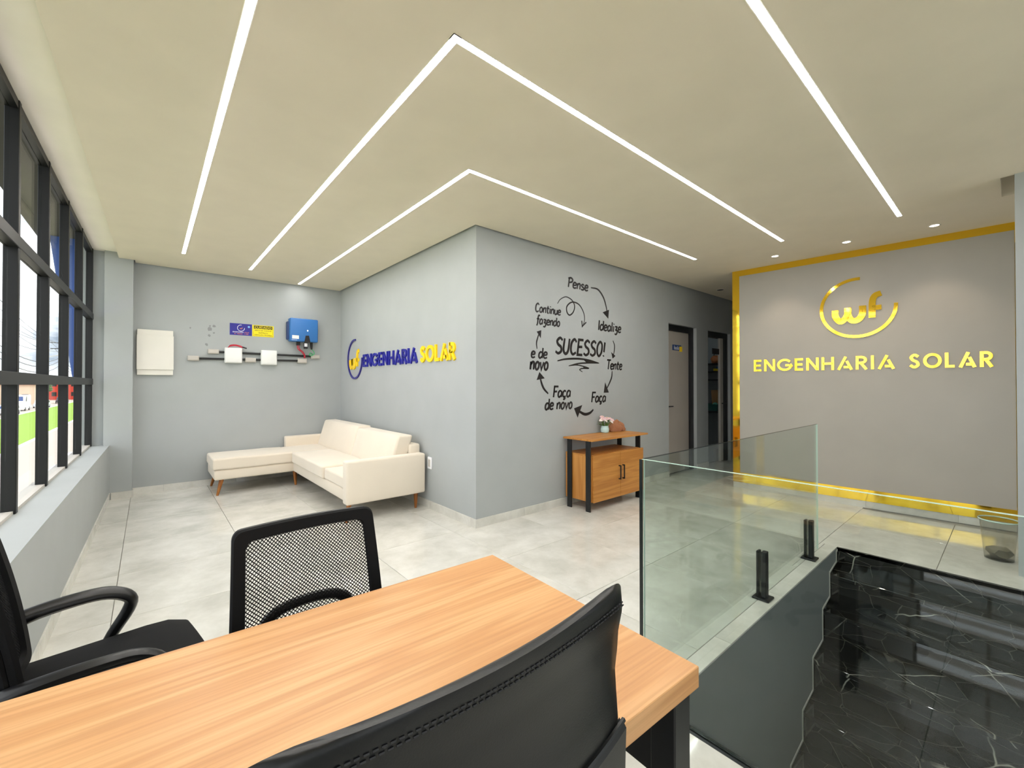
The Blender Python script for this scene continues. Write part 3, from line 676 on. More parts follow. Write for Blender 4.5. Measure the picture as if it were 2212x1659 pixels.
def logo(P, parent, ring, wf, depth, cz, rx, rz, sw, a0=85, a1=362, ox=0.0):
    mb = MB(); ribbon(mb, arc(0, cz, rx, rz, a0, a1, 40), sw*1.15, P, depth); mb.build('ring', ring, parent)
    s = rz/200.0; kx = rx/250.0
    W = smooth_pts([Vector(p+(0,)) for p in ((-150, -5), (-148, -50), (-115, -88), (-82, -70), (-62, -35), (-62, 5))], 5); W2 = smooth_pts([Vector(p+(0,)) for p in ((-62, 5), (-60, -45), (-35, -85), (5, -85), (35, -50), (38, 10))], 5)
    for pl in (W, W2):
        mb = MB(); ribbon(mb, [(p.x*kx+ox, cz+p.y*s) for p in pl], 42*(s+kx)/2, P, depth); mb.build('letter_stroke', wf, parent)
    mb = MB(); ribbon(mb, [(p.x*kx+ox, cz+p.y*s) for p in smooth_pts([Vector(p+(0,)) for p in ((158, 82), (120, 70), (102, 30), (100, -78))], 5)], 40*(s+kx)/2, P, depth)
    ribbon(mb, [(100*kx+ox, cz-12*s), (160*kx+ox, cz-12*s)], 32*s, P, depth); mb.build('letter_stroke', wf, parent)
# on the side of the block
Zl = lambda px, py: at(px, py, x=XB)
a, b = Zl(720+440*.1492, 680+752*.1492), Zl(720+1230*.1492, 680+700*.1492); tpt = Zl(720+440*.1492, 680+572*.1492)
sg = thing('wall_sign', 'raised blue and yellow lettering with round emblem above the sofa', 'sign', (XB, 5.2, 1.4))
zb = (a.z+b.z)/2; hh = tpt.z-a.z
word_block('ENGENHARIA', (XB, a.y, zb), (XB, b.y, zb), hh, (-1, 0, 0), .018, lambda i, c: 'blue_letter', sg, sw=.185, gap=.06)
a2, b2 = Zl(720+1272*.1492, 680+695*.1492), Zl(720+1780*.1492, 680+670*.1492)
word_block('SOLAR', (XB, a2.y, zb), (XB, b2.y, zb), hh, (-1, 0, 0), .018, lambda i, c: 'yellow_letter', sg, sw=.2, gap=.08)
cl, cr_ = Zl(720+222*.1492, 680+640*.1492), Zl(720+425*.1492, 680+640*.1492); ct, cb = Zl(720+320*.1492, 680+365*.1492), Zl(720+320*.1492, 680+920*.1492)
yc = (cl.y+cr_.y)/2; rx = abs(cl.y-cr_.y)/2
logo(lambda u, v, d: Vector((XB-d, yc-u, v)), sg, 'navy_ring', 'yellow_letter', .018, (ct.z+cb.z)/2, rx, (ct.z-cb.z)/2, .022, ox=-.02)
# gold sign on the feature wall
gs = thing('gold_sign', 'gold mirror lettering with round emblem on the warm grey wall', 'sign', tuple(gpt(1.2, 1.7, .012)))
Zg = lambda zx, zy: atp(1560+zx*.2947, 440+zy*.2947, gpt(0, 0, .012), GN)
S = lambda p: (p-GP).dot(GD)
for txt, l, r_ in (('ENGENHARIA', (232, 1192), (1268, 1168)), ('SOLAR', (1370, 1165), (1988, 1150))):
    a, b = Zg(*l), Zg(*r_)
    word_block(txt, gpt(S(a), 1.53, .012), gpt(S(b), 1.53, .012), .150, GN, .010, lambda i, c: 'gold', gs, sw=.17, gap=.13 if txt[0] == 'E' else .17)
cl, cr_, ct, cb = Zg(728, 765), Zg(1275, 765), Zg(1000, 550), Zg(970, 975)
sc = (S(cl)+S(cr_))/2; rr = (S(cr_)-S(cl))/2
logo(lambda u, v, d: gpt(sc+u, v, .012+d), gs, 'gold', 'gold', .010, (ct.z+cb.z)/2, rr, (ct.z-cb.z)/2, .028)

# hand-lettered vinyl on the door wall
SCR = {
 'P': (.46, [[(.06, 0), (.10, 1)], 's', [(.0, .90), (.25, 1), (.43, .84), (.36, .60), (.10, .48)]]),
 'e': (.42, ['s', [(.07, .30), (.32, .36), (.33, .54), (.18, .60), (.06, .42), (.07, .12), (.20, .02), (.38, .10)]]),
 'n': (.42, [[(.06, .60), (.05, 0)], 's', [(.06, .34), (.18, .57), (.32, .54), (.33, .28), (.32, 0)]]),
 's': (.38, ['s', [(.33, .52), (.20, .60), (.07, .50), (.12, .36), (.28, .25), (.30, .09), (.15, .01), (.02, .07)]]),
 'I': (.20, [[(.08, 0), (.10, 1)]]), 'l': (.20, [[(.09, 1), (.08, 0)]]), 'i': (.20, [[(.09, .60), (.08, 0)], [(.10, .78), (.10, .88)]]),
 'd': (.44, ['s', [(.35, .50), (.20, .60), (.06, .42), (.06, .12), (.18, .01), (.34, .20)], [(.38, 1), (.35, 0)]]),
 'a': (.44, ['s', [(.34, .52), (.20, .60), (.06, .42), (.06, .12), (.18, .01), (.33, .20)], [(.36, .60), (.35, 0)]]),
 'z': (.40, [[(.05, .58), (.34, .58)], 's', [(.34, .58), (.15, .24), (.30, .20), (.32, -.05), (.20, -.24), (.04, -.18)]]),
 'T': (.46, [[(0, 1), (.50, 1)], [(.26, 1), (.20, 0)]]), 't': (.34, ['s', [(.16, .88), (.13, .14), (.28, .02)], [(.01, .60), (.32, .60)]]),
 'F': (.44, [[(.06, 0), (.10, 1)], [(.04, 1), (.46, 1)], [(.08, .52), (.36, .54)]]),
 'c': (.40, ['s', [(.33, .50), (.20, .60), (.06, .42), (.07, .12), (.19, .01), (.34, .10)], 's', [(.20, 0), (.27, -.10), (.20, -.20), (.10, -.19)]]),
 'v': (.38, [[(.04, .60), (.16, 0), (.35, .60)]]), 'o': (.42, ['c', [(.20, .60), (.06, .40), (.08, .10), (.20, .01), (.33, .18), (.33, .48)]]),
 'C': (.48, ['s', [(.42, .82), (.27, 1), (.09, .76), (.06, .28), (.20, .01), (.42, .14)]]),
 'u': (.42, ['s', [(.06, .60), (.06, .16), (.18, .01), (.33, .20)], [(.35, .60), (.34, 0)]]),
 'f': (.34, ['s', [(.36, .92), (.25, 1), (.17, .80), (.14, .10), (.06, -.18)], [(.02, .58), (.32, .58)]]),
 'S': (.48, ['s', [(.43, .86), (.26, 1), (.09, .80), (.16, .58), (.35, .42), (.38, .16), (.20, .01), (.02, .12)]]),
 'U': (.48, ['s', [(.08, 1), (.05, .26), (.20, .01), (.36, .24), (.41, 1)]]),
 'E': (.46, [[(.42, 1), (.09, 1), (.05, .0), (.40, .0)], [(.07, .52), (.36, .54)]]),
 'O': (.50, ['c', [(.25, 1), (.07, .68), (.08, .20), (.23, .01), (.40, .30), (.41, .80)]]),
 'D': (.48, [[(.08, 0), (.08, 1)], 's', [(.08, 1), (.30, .95), (.41, .5), (.28, .05), (.08, 0)]]),
 '!': (.22, [[(.13, 1), (.09, .30)], [(.07, .0), (.08, .08)]]), ' ': (.26, []),
}
dec = thing('wall_decal', 'black hand-lettered vinyl cycle of words and arrows', 'decal', (3.9, YB, 1.6))
zf = lambda q: at(1100+q[0]*.22906, 560+q[1]*.22906, y=YB)
def swd(txt, l, r_, hpx, sw=.14, capsw=None):
    a, b = zf(l), zf(r_); t = zf((l[0], l[1]-hpx)); hgt = t.z-a.z; zb = .5*(a.z+b.z)
    ws = [SCR[c][0] for c in txt]; sx = (b.x-a.x)/(sum(ws)-.06); x = 0; mb = MB()
    sl = (b.z-a.z)/(b.x-a.x)*.6
    for c, wd in zip(txt, ws):
        mode = None
        for pl in SCR[c][1]:
            if isinstance(pl, str): mode = pl; continue
            P3 = [Vector((q[0], q[1], 0)) for q in pl]
            if mode: P3 = smooth_pts(P3, 6, closed=(mode == 'c'))
            P2 = [(a.x+(x+p.x+.0*p.y)*sx+.10*p.y*hgt, zb+p.y*hgt) for p in P3]
            n = len(P2); W = sw*hgt
            ribbon(mb, P2, [W*(.86+.24*math.sin(PI*(i+.5)/n)) for i in range(n)] if mode == 's' else W, wallp(YB), .0012, closed=(mode == 'c')); mode = None
        x += wd
    mb.build('word', 'vinyl', dec)
for t in (('Pense', (552, 262), (740, 300), 92), ('Continue', (243, 498), (482, 524), 82), ('fazendo', (255, 612), (474, 632), 84), ('e de', (202, 925), (354, 938), 100), ('novo', (193, 1040), (362, 1044), 125),
          ('Idealize', (836, 668), (1050, 692), 92), ('Tente', (918, 1038), (1060, 1042), 88), ('Faca', (773, 1348), (907, 1345), 92), ('Faca', (411, 1300), (574, 1300), 102), ('de novo', (334, 1420), (590, 1408), 104)):
    swd(t[0], t[1], t[2], t[3], .185)
swd('SUCESSO!', (432, 888), (898, 916), 150, .175)
def stroke(pts, wd, head=None, hw=None):
    mb = MB(); P3 = smooth_pts([Vector((q[0], q[1], 0)) for q in pts], 6); n = len(P3)
    k = .22906*4.9/F_PX*1.0
    P2 = []
    for p in P3:
        q = zf((p.x, p.y)); P2.append((q.x, q.z))
    ws = [wd*k*(.55+.75*math.sin(PI*min(1, (i+2)/(n+2)))) for i in range(n)]
    ribbon(mb, P2, ws, wallp(YB), .0012)
    if head:
        H = [(zf(q).x, zf(q).z) for q in head]
        if hw: ribbon(mb, H, hw*k, wallp(YB), .0013)
        else:
            c = (sum(q[0] for q in H)/3, sum(q[1] for q in H)/3); H = [(c[0]+(q[0]-c[0])*1.12, c[1]+(q[1]-c[1])*1.12) for q in H]
            mb.prism(H, 'y', YB-.0013, YB)
    mb.build('arrow', 'vinyl', dec)
stroke([(770, 268), (835, 285), (885, 355), (912, 440), (930, 540)], 15, [(885, 502), (932, 556), (938, 480)])
stroke([(455, 418), (482, 378), (535, 355), (590, 385), (616, 440), (604, 497), (570, 527), (545, 500), (542, 450), (572, 413), (612, 405), (660, 430), (696, 490), (710, 550), (704, 600), (690, 630)], 11, [(684, 580), (688, 634), (726, 594)], 13)
stroke([(978, 768), (992, 812), (990, 862), (980, 920)], 11, [(964, 880), (975, 934), (999, 912)])
stroke([(970, 1055), (966, 1110), (946, 1165), (912, 1235)], 14, [(905, 1168), (893, 1256), (936, 1254)])
stroke([(793, 1418), (760, 1450), (715, 1462), (672, 1442), (640, 1415)], 22, [(684, 1380), (615, 1408), (645, 1486)])
stroke([(367, 1268), (326, 1220), (302, 1160), (290, 1100)], 17, [(262, 1136), (285, 1068), (330, 1122)])
stroke([(262, 845), (257, 790), (268, 740), (284, 690)], 11, [(262, 684), (300, 672), (296, 740)])
stroke([(455, 958), (530, 942), (640, 938), (750, 952), (845, 980)], 15, [(700, 945), (845, 981), (740, 982)])
stroke([(845, 980), (740, 978), (650, 984), (562, 1005)], 12, [(562, 1006), (620, 985), (660, 998)])
stroke([(562, 1005), (650, 999), (748, 1028), (690, 1030), (664, 1042), (690, 1062)], 10, [(700, 1012), (750, 1028), (700, 1034)])

# ------------------------------------------------------------------ inverter wall fittings
zw = lambda q, d=0.0: at(240+q[0]*.2351, 560+q[1]*.2351, y=YBACK-d)
def wbox(mb, q0, q1, d0, d1, r=.004, seg=2):
    a, b = zw(q0), zw(q1); x0, x1 = sorted((a.x, b.x)); z0, z1 = sorted((a.z, b.z))
    return mb.rbox(x0, x1, YBACK-d1, YBACK-d0, z0, z1, r, seg)
ep = thing('electrical_panel', 'flat white electrical cabinet with raised cover', 'cabinet', tuple(zw((405, 850))))
wbox(MB(), (240, 642), (567, 1066), 0, .045, .004).build('body', 'white_steel', ep)
wbox(MB(), (236, 694), (572, 1018), .045, .062, .003).build('cover', 'white_steel', ep)
for k, (q0, q1, t) in enumerate((((1038, 812), (1198, 957), 'below the blue sticker'), ((1370, 836), (1516, 975), 'below the yellow warning sticker'))):
    jb = thing('junction_box', 'square white junction box on the conduits, ' + t, 'box', tuple(zw(q0)), group='white junction boxes')
    wbox(MB(), q0, q1, 0, .075, .012, 3).build('body', 'white_plastic', jb, smooth=True)
    wbox(MB(), (q0[0]+6, q0[1]+6), (q1[0]-6, q1[1]-6), .075, .085, .008, 2).build('lid', 'white_plastic', jb, smooth=True)
for q0, q1, t in (((700, 886), (806, 934), 'at the free end of the lower conduit'), ((886, 826), (988, 872), 'at the free end of the upper conduit'), ((1229, 905), (1326, 950), 'between the two white boxes'), ((1708, 912), (1792, 957), 'under the red cables'), ((1829, 877), (1910, 917), 'under the green cable')):
    cb_ = thing('conduit_fitting', 'small grey conduit fitting ' + t, 'fitting', tuple(zw(q0)), group='grey conduit fittings')
    wbox(MB(), q0, q1, 0, .048, .006, 2).build('body', 'grey_plastic', cb_, smooth=True)
    wbox(MB(), (q0[0]+7, q0[1]+6), (q1[0]-7, q1[1]-6), .048, .056, .003, 1).build('cover', 'grey_plastic', cb_)
for a, b, t in (((988, 852), (1829, 893), 'upper'), ((806, 912), (1708, 933), 'lower')):
    p, q = zw(a), zw(b); z = (p.z+q.z)/2; z = p.z
    cdn = MB().tube([(p.x, YBACK-.026, zw(a).z), (q.x, YBACK-.026, zw(b).z)], .0145, 10).build('conduit', 'black_plastic', smooth=True); tag(cdn, t + ' black conduit pipe running behind the white boxes', 'pipe', 'black conduits')
inv = thing('solar_inverter', 'blue wall-mounted solar inverter with black switch', 'inverter', tuple(zw((1765, 650))))
a, b = at(240+1645*.2351, 560+534*.2351, y=YBACK-.16), at(240+1903*.2351, 560+766*.2351, y=YBACK-.16)
ix0, ix1, iz0, iz1 = a.x, b.x, at(240+1640*.2351, 560+750*.2351, y=YBACK-.16).z, a.z
MB().rbox(ix0, ix1, YBACK-.16, YBACK-.03, iz0, iz1, .018, 3).build('case', 'blue_case', inv, smooth=True)
MB().rbox(ix0-.02, ix1-.03, YBACK-.10, YBACK, iz0+.03, iz1-.05, .008, 2).build('heat_sink', 'navy_case', inv, smooth=True)
ipx = lambda zx, zy, d=.163: at(240+zx*.2351, 560+zy*.2351, y=YBACK-d)
a, b = ipx(1664, 696), ipx(1726, 732); MB().rbox(a.x, b.x, YBACK-.163, YBACK-.159, b.z, a.z, .001, 1).build('label_plate', 'white_plastic', inv)
a, b = ipx(1660, 738), ipx(1710, 744); MB().box(a.x, b.x, YBACK-.162, YBACK-.159, b.z, a.z).build('small_print', 'sticker_white', inv)
a = ipx(1807, 657); MB().lathe([(.012, 0), (.012, .003)], (0, 0, 0), 12).mesh('x')
mb = MB(); mb.lathe([(.011, 0), (.008, .004)], (0, 0, 0), 14); mb.v = [Vector((a.x+v.x, YBACK-.159-v.z, a.z+v.y)) for v in mb.v]; mb.build('status_lamp', 'led_dot', inv)
q = [ipx(*t) for t in ((1788, 702), (1818, 702), (1832, 768), (1775, 768))]; MB().prism([(p.x, p.z) for p in q], 'y', YBACK-.166, YBACK-.150).build('connector_cover', 'vinyl', inv)
a, b = ipx(1773, 768, .12), ipx(1803, 824, .12); MB().rbox(a.x, b.x, YBACK-.15, YBACK-.09, b.z, a.z, .004, 1).build('data_logger', 'vinyl', inv)
a, b = ipx(1776, 772, .152), ipx(1803, 804, .152); MB().box(a.x, b.x, YBACK-.153, YBACK-.149, b.z, a.z).build('logger_label', 'sticker_white', inv)
a, b = ipx(1840, 764, .1), ipx(1842, 830, .1); MB().tube([a, (a+b)/2, b], [.020, .018, .012], 10).build('cable_gland', 'vinyl', inv, smooth=True)
for zx in (1706, 1718, 1732): a, b = ipx(zx, 752, .1), ipx(zx, 792, .1); MB().tube([a, b], .010, 8).build('plug', 'vinyl', inv, smooth=True)
for i, (s, e_) in enumerate(((1710, 1776), (1724, 1784))):
    rc = MB().tube(smooth_pts([ipx(s, 790, .1), ipx(s+8, 825, .1), ipx(s+38, 850, .09), ipx(e_-4, 880, .07), ipx(e_-2, 908, .04)]), .0065, 8).build('cable', 'red_cable', smooth=True); tag(rc, 'red cable curving down from the blue inverter, ' + ('the one by the label plate' if i == 0 else 'the one by the black switch'), 'cable', 'red inverter cables')
gc = MB().tube(smooth_pts([ipx(1842, 828, .1), ipx(1862, 850, .09), ipx(1864, 872, .08), ipx(1840, 886, .08), ipx(1822, 880, .08), ipx(1830, 862, .08), ipx(1846, 868, .07), ipx(1850, 884, .04)]), .0055, 8).build('cable', 'green_cable', smooth=True); tag(gc, 'looped green cable below the blue inverter', 'cable')
for k in range(3):
    o = k*4
    rc = MB().tube(smooth_pts([zw((1082-o, 806+o/2), .04), zw((1096, 790+o), .05), zw((1140, 786+o), .06), zw((1185, 796+o), .06), zw((1206, 806+o), .05)]), .006, 8).build('cable', 'red_cable', smooth=True); tag(rc, 'red cable end lying on top of a white junction box', 'cable', 'red cable ends')
rc = MB().tube(smooth_pts([zw((1204, 806), .05), zw((1222, 812), .05), zw((1246, 820), .05)]), [.009, .010, .005]+[.006]*0 if False else .009, 8).build('cable_plug', 'vinyl', smooth=True); tag(rc, 'black plug on the red cable ends above the white box', 'plug')
def sticker(name, label, quad, matn):
    q = [zw(t) for t in quad]; x0 = (q[0].x+q[3].x)/2; x1 = (q[1].x+q[2].x)/2; z1 = (q[0].z+q[1].z)/2; z0 = (q[2].z+q[3].z)/2
    t = thing(name, label, 'sticker', (x0, YBACK, z0), group='stickers on the inverter wall'); MB().box(x0, x1, YBACK-.003, YBACK, z0, z1).build('sheet', matn, t); return t, x0, x1, z0, z1
def font_text(txt, x0, x1, zc, hgt, Y, matn, parent, name='print'):
    cu = bpy.data.curves.new('t', 'FONT'); cu.body = txt; cu.size = 1; cu.offset = .012; cu.resolution_u = 3
    ob = bpy.data.objects.new('t', cu); C.objects.link(ob)
    dg = bpy.context.evaluated_depsgraph_get(); me = bpy.data.meshes.new_from_object(ob.evaluated_get(dg)); bpy.data.objects.remove(ob); bpy.data.curves.remove(cu)
    xs = [v.co.x for v in me.vertices]; ys = [v.co.y for v in me.vertices]; a, b = min(xs), max(xs); c, d = min(ys), max(ys)
    inv_ = wm(parent).inverted()
    for v in me.vertices: v.co = inv_ @ Vector((x0+(v.co.x-a)/(b-a)*(x1-x0), Y, zc+((v.co.y-c)/(d-c)-.5)*hgt))
    o = bpy.data.objects.new(name, me); C.objects.link(o); o.parent = parent; me.materials.append(M[matn]); return o
t, x0, x1, z0, z1 = sticker('sticker', 'dark blue sticker with white ring emblem beside the yellow warning', ((1090, 583), (1295, 601), (1292, 706), (1090, 692)), 'sticker_blue')
W_, H_ = x1-x0, z1-z0; Ys = YBACK-.003
ring = MB(); ribbon(ring, arc(x0+.50*W_, z0+.62*H_, .26*H_, .26*H_, 80, 362, 24), .035*H_, wallp(Ys), .0008); ring.build('ring', 'sticker_white', t)
font_text('wf', x0+.44*W_, x0+.57*W_, z0+.60*H_, .17*H_, Ys-.0008, 'sticker_orange', t)
font_text('ENGENHARIA', x0+.13*W_, x0+.62*W_, z0+.27*H_, .10*H_, Ys-.0008, 'sticker_white', t)
font_text('SOLAR', x0+.65*W_, x0+.87*W_, z0+.26*H_, .09*H_, Ys-.0008, 'sticker_orange', t)
font_text('91 98000 - 1102', x0+.20*W_, x0+.84*W_, z0+.12*H_, .10*H_, Ys-.0008, 'sticker_orange', t)
mb = MB(); mb.lathe([(.09*H_, 0), (.05*H_, .0009)], (0, 0, 0), 16); mb.v = [Vector((x0+.86*W_+v.x, Ys-v.z, z0+.76*H_+v.y)) for v in mb.v]; mb.build('sun_print', 'sky_print', t)
t, x0, x1, z0, z1 = sticker('sticker', 'yellow warning sticker headed CUIDADO in black band', ((1298, 601), (1495, 619), (1492, 722), (1298, 706)), 'sticker_yellow')
W_, H_ = x1-x0, z1-z0
bd = MB().box(x0+.07*W_, x0+.93*W_, Ys-.0006, Ys, z0+.68*H_, z0+.94*H_).build('band', 'sticker_black', t)
fr = MB(); ribbon(fr, [(x0+.04*W_, z0+.05*H_), (x0+.96*W_, z0+.05*H_), (x0+.96*W_, z0+.96*H_), (x0+.04*W_, z0+.96*H_)], .014*H_, wallp(Ys), .0005, closed=True); fr.build('border', 'sticker_black', t)
font_text('CUIDADO', x0+.11*W_, x0+.89*W_, z0+.81*H_, .18*H_, Ys-.0012, 'sticker_yellow', t)
for s_, zc_, xa, xb2 in (('RISCO DE CHOQUE', .53, .11, .89), ('EL\u00c9TRICO', .35, .29, .72), ('GERA\u00c7\u00c3O PR\u00d3PRIA', .16, .09, .91)): font_text(s_, x0+xa*W_, x0+xb2*W_, z0+zc_*H_, .12*H_, Ys-.0008, 'sticker_black', t)
# name plate lettering on the beige door
font_text('Reuni\u00e3o', at(1456, 750, y=YB+.078).x, at(1467, 750, y=YB+.078).x, at(1460, 751, y=YB+.078).z, .06, YB+.0785, 'sticker_white', pl)
q = at(929, 1000, x=XB)
ot = thing('wall_outlet', 'white wall outlet low beside the sofa arm', 'outlet', (XB, q.y, q.z))
MB().rbox(XB-.010, XB, q.y-.045, q.y+.045, q.z-.065, q.z+.065, .005, 2).build('plate', 'outlet', ot, smooth=True)
MB().rbox(XB-.014, XB-.009, q.y-.022, q.y+.022, q.z-.04, q.z+.04, .003, 1).build('socket', 'grey_plastic', ot)

# ------------------------------------------------------------------ sofa
sf = thing('corner_sofa', 'cream suede corner sofa with chaise and slim wooden legs', 'sofa', (1.9, 5.6, 0))
def puff(ax, lo, hi, amt):
    def fn(p):
        u = [(p[i]-lo[i])/(hi[i]-lo[i])*2-1 for i in range(3)]
        w_ = (1-min(1, u[(ax+1) % 3]**2))*(1-min(1, u[(ax+2) % 3]**2))
        p[ax] += amt*w_*(1 if u[ax] > 0 else -1) + .006*noise.noise(p*5)
        return p
    return fn
def cushion(name, b, ax=2, amt=.02, r=.035, cuts=6, fn2=None):
    f1 = puff(ax, (b[0], b[2], b[4]), (b[1], b[3], b[5]), amt)
    MB().rbox(*b, r, 3, cuts, (lambda p: fn2(f1(p))) if fn2 else f1).build(name, 'suede', sf, smooth=True)
SX0, SX1, SYA, SYB = 1.475, 2.335, 4.215, 7.035
MB().rbox(SX0+.02, SX1, SYA+.12, SYB-.11, .19, .315, .02, 3).build('seat_base', 'suede', sf, smooth=True)
MB().rbox(.615, SX0+.06, 6.305, SYB, .19, .315, .02, 3).build('chaise_base', 'suede', sf, smooth=True)
cushion('chaise_cushion', (.60, 2.04, 6.29, SYB-.11, .315, .455), 2, .012, .03)
cushion('chaise_cushion_end', (.60, 1.50, 6.92, SYB, .315, .445), 2, .006, .025, 3)
cushion('seat_cushion', (SX0-.005, 2.06, 4.98, 6.285, .315, .455), 2, .014, .03)
cushion('seat_cushion', (SX0+.02, 2.05, SYA+.125, 4.975, .315, .435), 2, .016, .035)
MB().rbox(2.20, SX1, SYA+.12, SYB-.10, .30, .70, .025, 3).build('back_frame', 'suede', sf, smooth=True)
def lean(p): p.x += (p.z-.44)*.30; return p
cushion('back_cushion', (1.97, 2.15, SYA+.14, 5.52, .44, .80), 0, .03, .05, 6, lean)
cushion('back_cushion', (1.97, 2.15, 5.53, SYB-.115, .44, .82), 0, .03, .05, 6, lean)
cushion('arm', (SX0, SX1, SYA, SYA+.125, .175, .605), 1, .004, .02, 4)
cushion('arm', (SX0+.06, SX1, SYB-.115, SYB, .30, .60), 1, .004, .02, 4)
def sleg(x, y, dx, dy):
    MB().tube([(x, y, .19), (x+dx, y+dy, 0)], [.026, .013], 14).build('leg', 'leg_wood', sf, smooth=True)
sleg(.70, 6.38, -.05, -.05); sleg(.70, 6.97, -.05, .03); sleg(1.53, 6.38, .0, -.05); sleg(1.54, 4.32, -.05, -.05); sleg(2.26, 4.30, 0, .0); sleg(2.26, 6.95, 0, 0)

# ------------------------------------------------------------------ sideboard with vase and bark
bd_ = thing('sideboard', 'small wooden two-door sideboard on flat black metal legs', 'cabinet', (4.08, 3.1, 0))
MB().rbox(3.565, 4.625, 2.885, 3.298, .756, .776, .0015, 1).build('top', 'board', bd_)
BX0, BX1, BYF, BYB_, BZ0, BZ1 = 3.60, 4.56, 2.93, 3.295, .10, .605
MB().box(BX0+.005, BX1-.045, BYF, BYB_, BZ1-.018, BZ1).build('shelf', 'board', bd_)
MB().box(BX0+.006, BX0+.024, BYF+.001, BYB_, BZ0, BZ1-.018).build('side', 'board_v', bd_)
MB().box(BX1-.065, BX1-.047, BYF+.001, BYB_, BZ0, BZ1-.018).build('side', 'board_v', bd_)
MB().box(BX0+.024, BX1-.065, BYF+.001, BYB_, BZ0, BZ0+.018).build('bottom', 'board', bd_)
MB().box(BX0+.024, BX1-.065, BYB_-.01, BYB_, BZ0+.018, BZ1-.018).build('back', 'board', bd_)
xm = 4.10
for (x0, x1, hx) in ((BX0+.02, xm-.0015, xm-.030), (xm+.0015, BX1, xm+.040)):
    dd = MB().rbox(x0, x1, BYF-.020, BYF-.001, BZ0-.005, BZ1-.004, .0015, 1).build('door', 'board', bd_)
    MB().box(hx-.006, hx+.006, BYF-.050, BYF-.040, .29, .45).box(hx-.006, hx+.006, BYF-.045, BYF-.020, .29, .302).box(hx-.006, hx+.006, BYF-.045, BYF-.020, .438, .45).build('handle', 'vinyl', dd)
for x in (3.586, 4.515):
    for y in (2.925, 3.19): MB().rbox(x-.008, x+.008 if x < 4 else x+.010, y, y+.062, 0, .756, .002, 1).build('leg', 'black_metal', bd_)
TZ = .776
q = at(1309, 936, z=TZ); vx, vy = q.x+.045, q.y+.05
va_ = thing('flower_vase', 'pale blue glazed cup with pink flowers on the sideboard', 'vase', (vx, vy, TZ))
MB().lathe([(.034, 0), (.046, .006), (.052, .03), (.050, .055), (.043, .072), (.046, .086), (.044, .086), (.040, .072), (.044, .03), (.03, .012)], (vx, vy, TZ), 28).build('cup', 'ceramic', va_, smooth=True)
rnd = random.Random(4)
def flower(c, r, m_, tilt):
    mb = MB(); T = Matrix.Translation(Vector(c)) @ Matrix.Rotation(tilt[0], 4, 'X') @ Matrix.Rotation(tilt[1], 4, 'Y')
    for ring_, nr, rr, zz_ in ((0, 11, r, 0), (1, 8, r*.7, .006)):
        for k in range(nr):
            a = 2*PI*k/nr+ring_*.3; ca, sa = math.cos(a), math.sin(a); wv = r*.26
            P = [(0, -wv*.4, 0), (rr*.6, -wv, .004), (rr, -wv*.5, -.004), (rr, wv*.5, -.004), (rr*.6, wv, .004), (0, wv*.4, 0)]
            top = [T @ Vector((x_*ca-y_*sa, x_*sa+y_*ca, z_+zz_)) for x_, y_, z_ in P]; bot = [T @ Vector((x_*ca-y_*sa, x_*sa+y_*ca, z_+zz_-.0015)) for x_, y_, z_ in P]
            mb.add(top+bot, [(0,1,2,3,4,5), (11,10,9,8,7,6)]+[(i, (i+1) % 6+0, 6+(i+1) % 6, 6+i) for i in range(6)])
    f_ = mb.build('flower', m_, va_)
    ct_ = MB(); blob(ct_, tuple(T @ Vector((0, 0, .007))), (r*.24, r*.24, r*.16), 1); ct_.build('flower_centre', 'petal_c', f_, smooth=True)
    MB().tube(smooth_pts([Vector((vx, vy, TZ+.05)), Vector(((vx+c[0])/2, (vy+c[1])/2, TZ+.11)), Vector(c)]), .003, 5).build('stem', 'leaf', f_)
for (dx, dy, dz, r, m_) in ((-.055, -.01, .155, .036, 'petal'), (-.01, -.03, .165, .040, 'petal'), (.045, -.02, .16, .036, 'petal'), (.03, -.055, .13, .034, 'petal_w'), (.0, .03, .175, .036, 'petal'), (.07, .01, .15, .03, 'petal_w'), (-.075, -.01, .145, .025, 'petal_w'), (.015, -.045, .155, .03, 'petal'), (-.035, -.04, .14, .028, 'petal_w'), (.055, -.05, .145, .026, 'petal')):
    flower((vx+dx*1.25, vy+dy*1.25, TZ+dz*1.08), r*.92, m_, (rnd.uniform(.1, .7), rnd.uniform(-.4, .4)))
for k in range(36):
    a = rnd.uniform(0, 2*PI); rr = rnd.uniform(.02, .07); z_ = rnd.uniform(.085, .15); c = Vector((vx+rr*math.cos(a), vy+rr*math.sin(a), TZ+z_)); d_ = Vector((math.cos(a), math.sin(a), rnd.uniform(-.2, .9))).normalized(); sd = d_.cross(Vector((0, 0, 1))).normalized(); up = sd.cross(d_)
    P = [c-d_*.03, c+sd*.011, c+d_*.035, c-sd*.011]; MB().add(P+[p-up*.0012 for p in P], [(0,1,2,3), (7,6,5,4), (0,4,5,1), (1,5,6,2), (2,6,7,3), (3,7,4,0)]).build('leaf', 'leaf', va_)
q = at(1342, 932, z=TZ)
rk_ = MB(); blob(rk_, (q.x+.02, q.y+.10, TZ+.002), (.165, .09, .125), 4, .22, 3.0, 0.0)
rk_ = rk_.build('bark_piece', 'bark', smooth=True); tag(rk_, 'rough brown lump of bark behind the flowers', 'ornament')

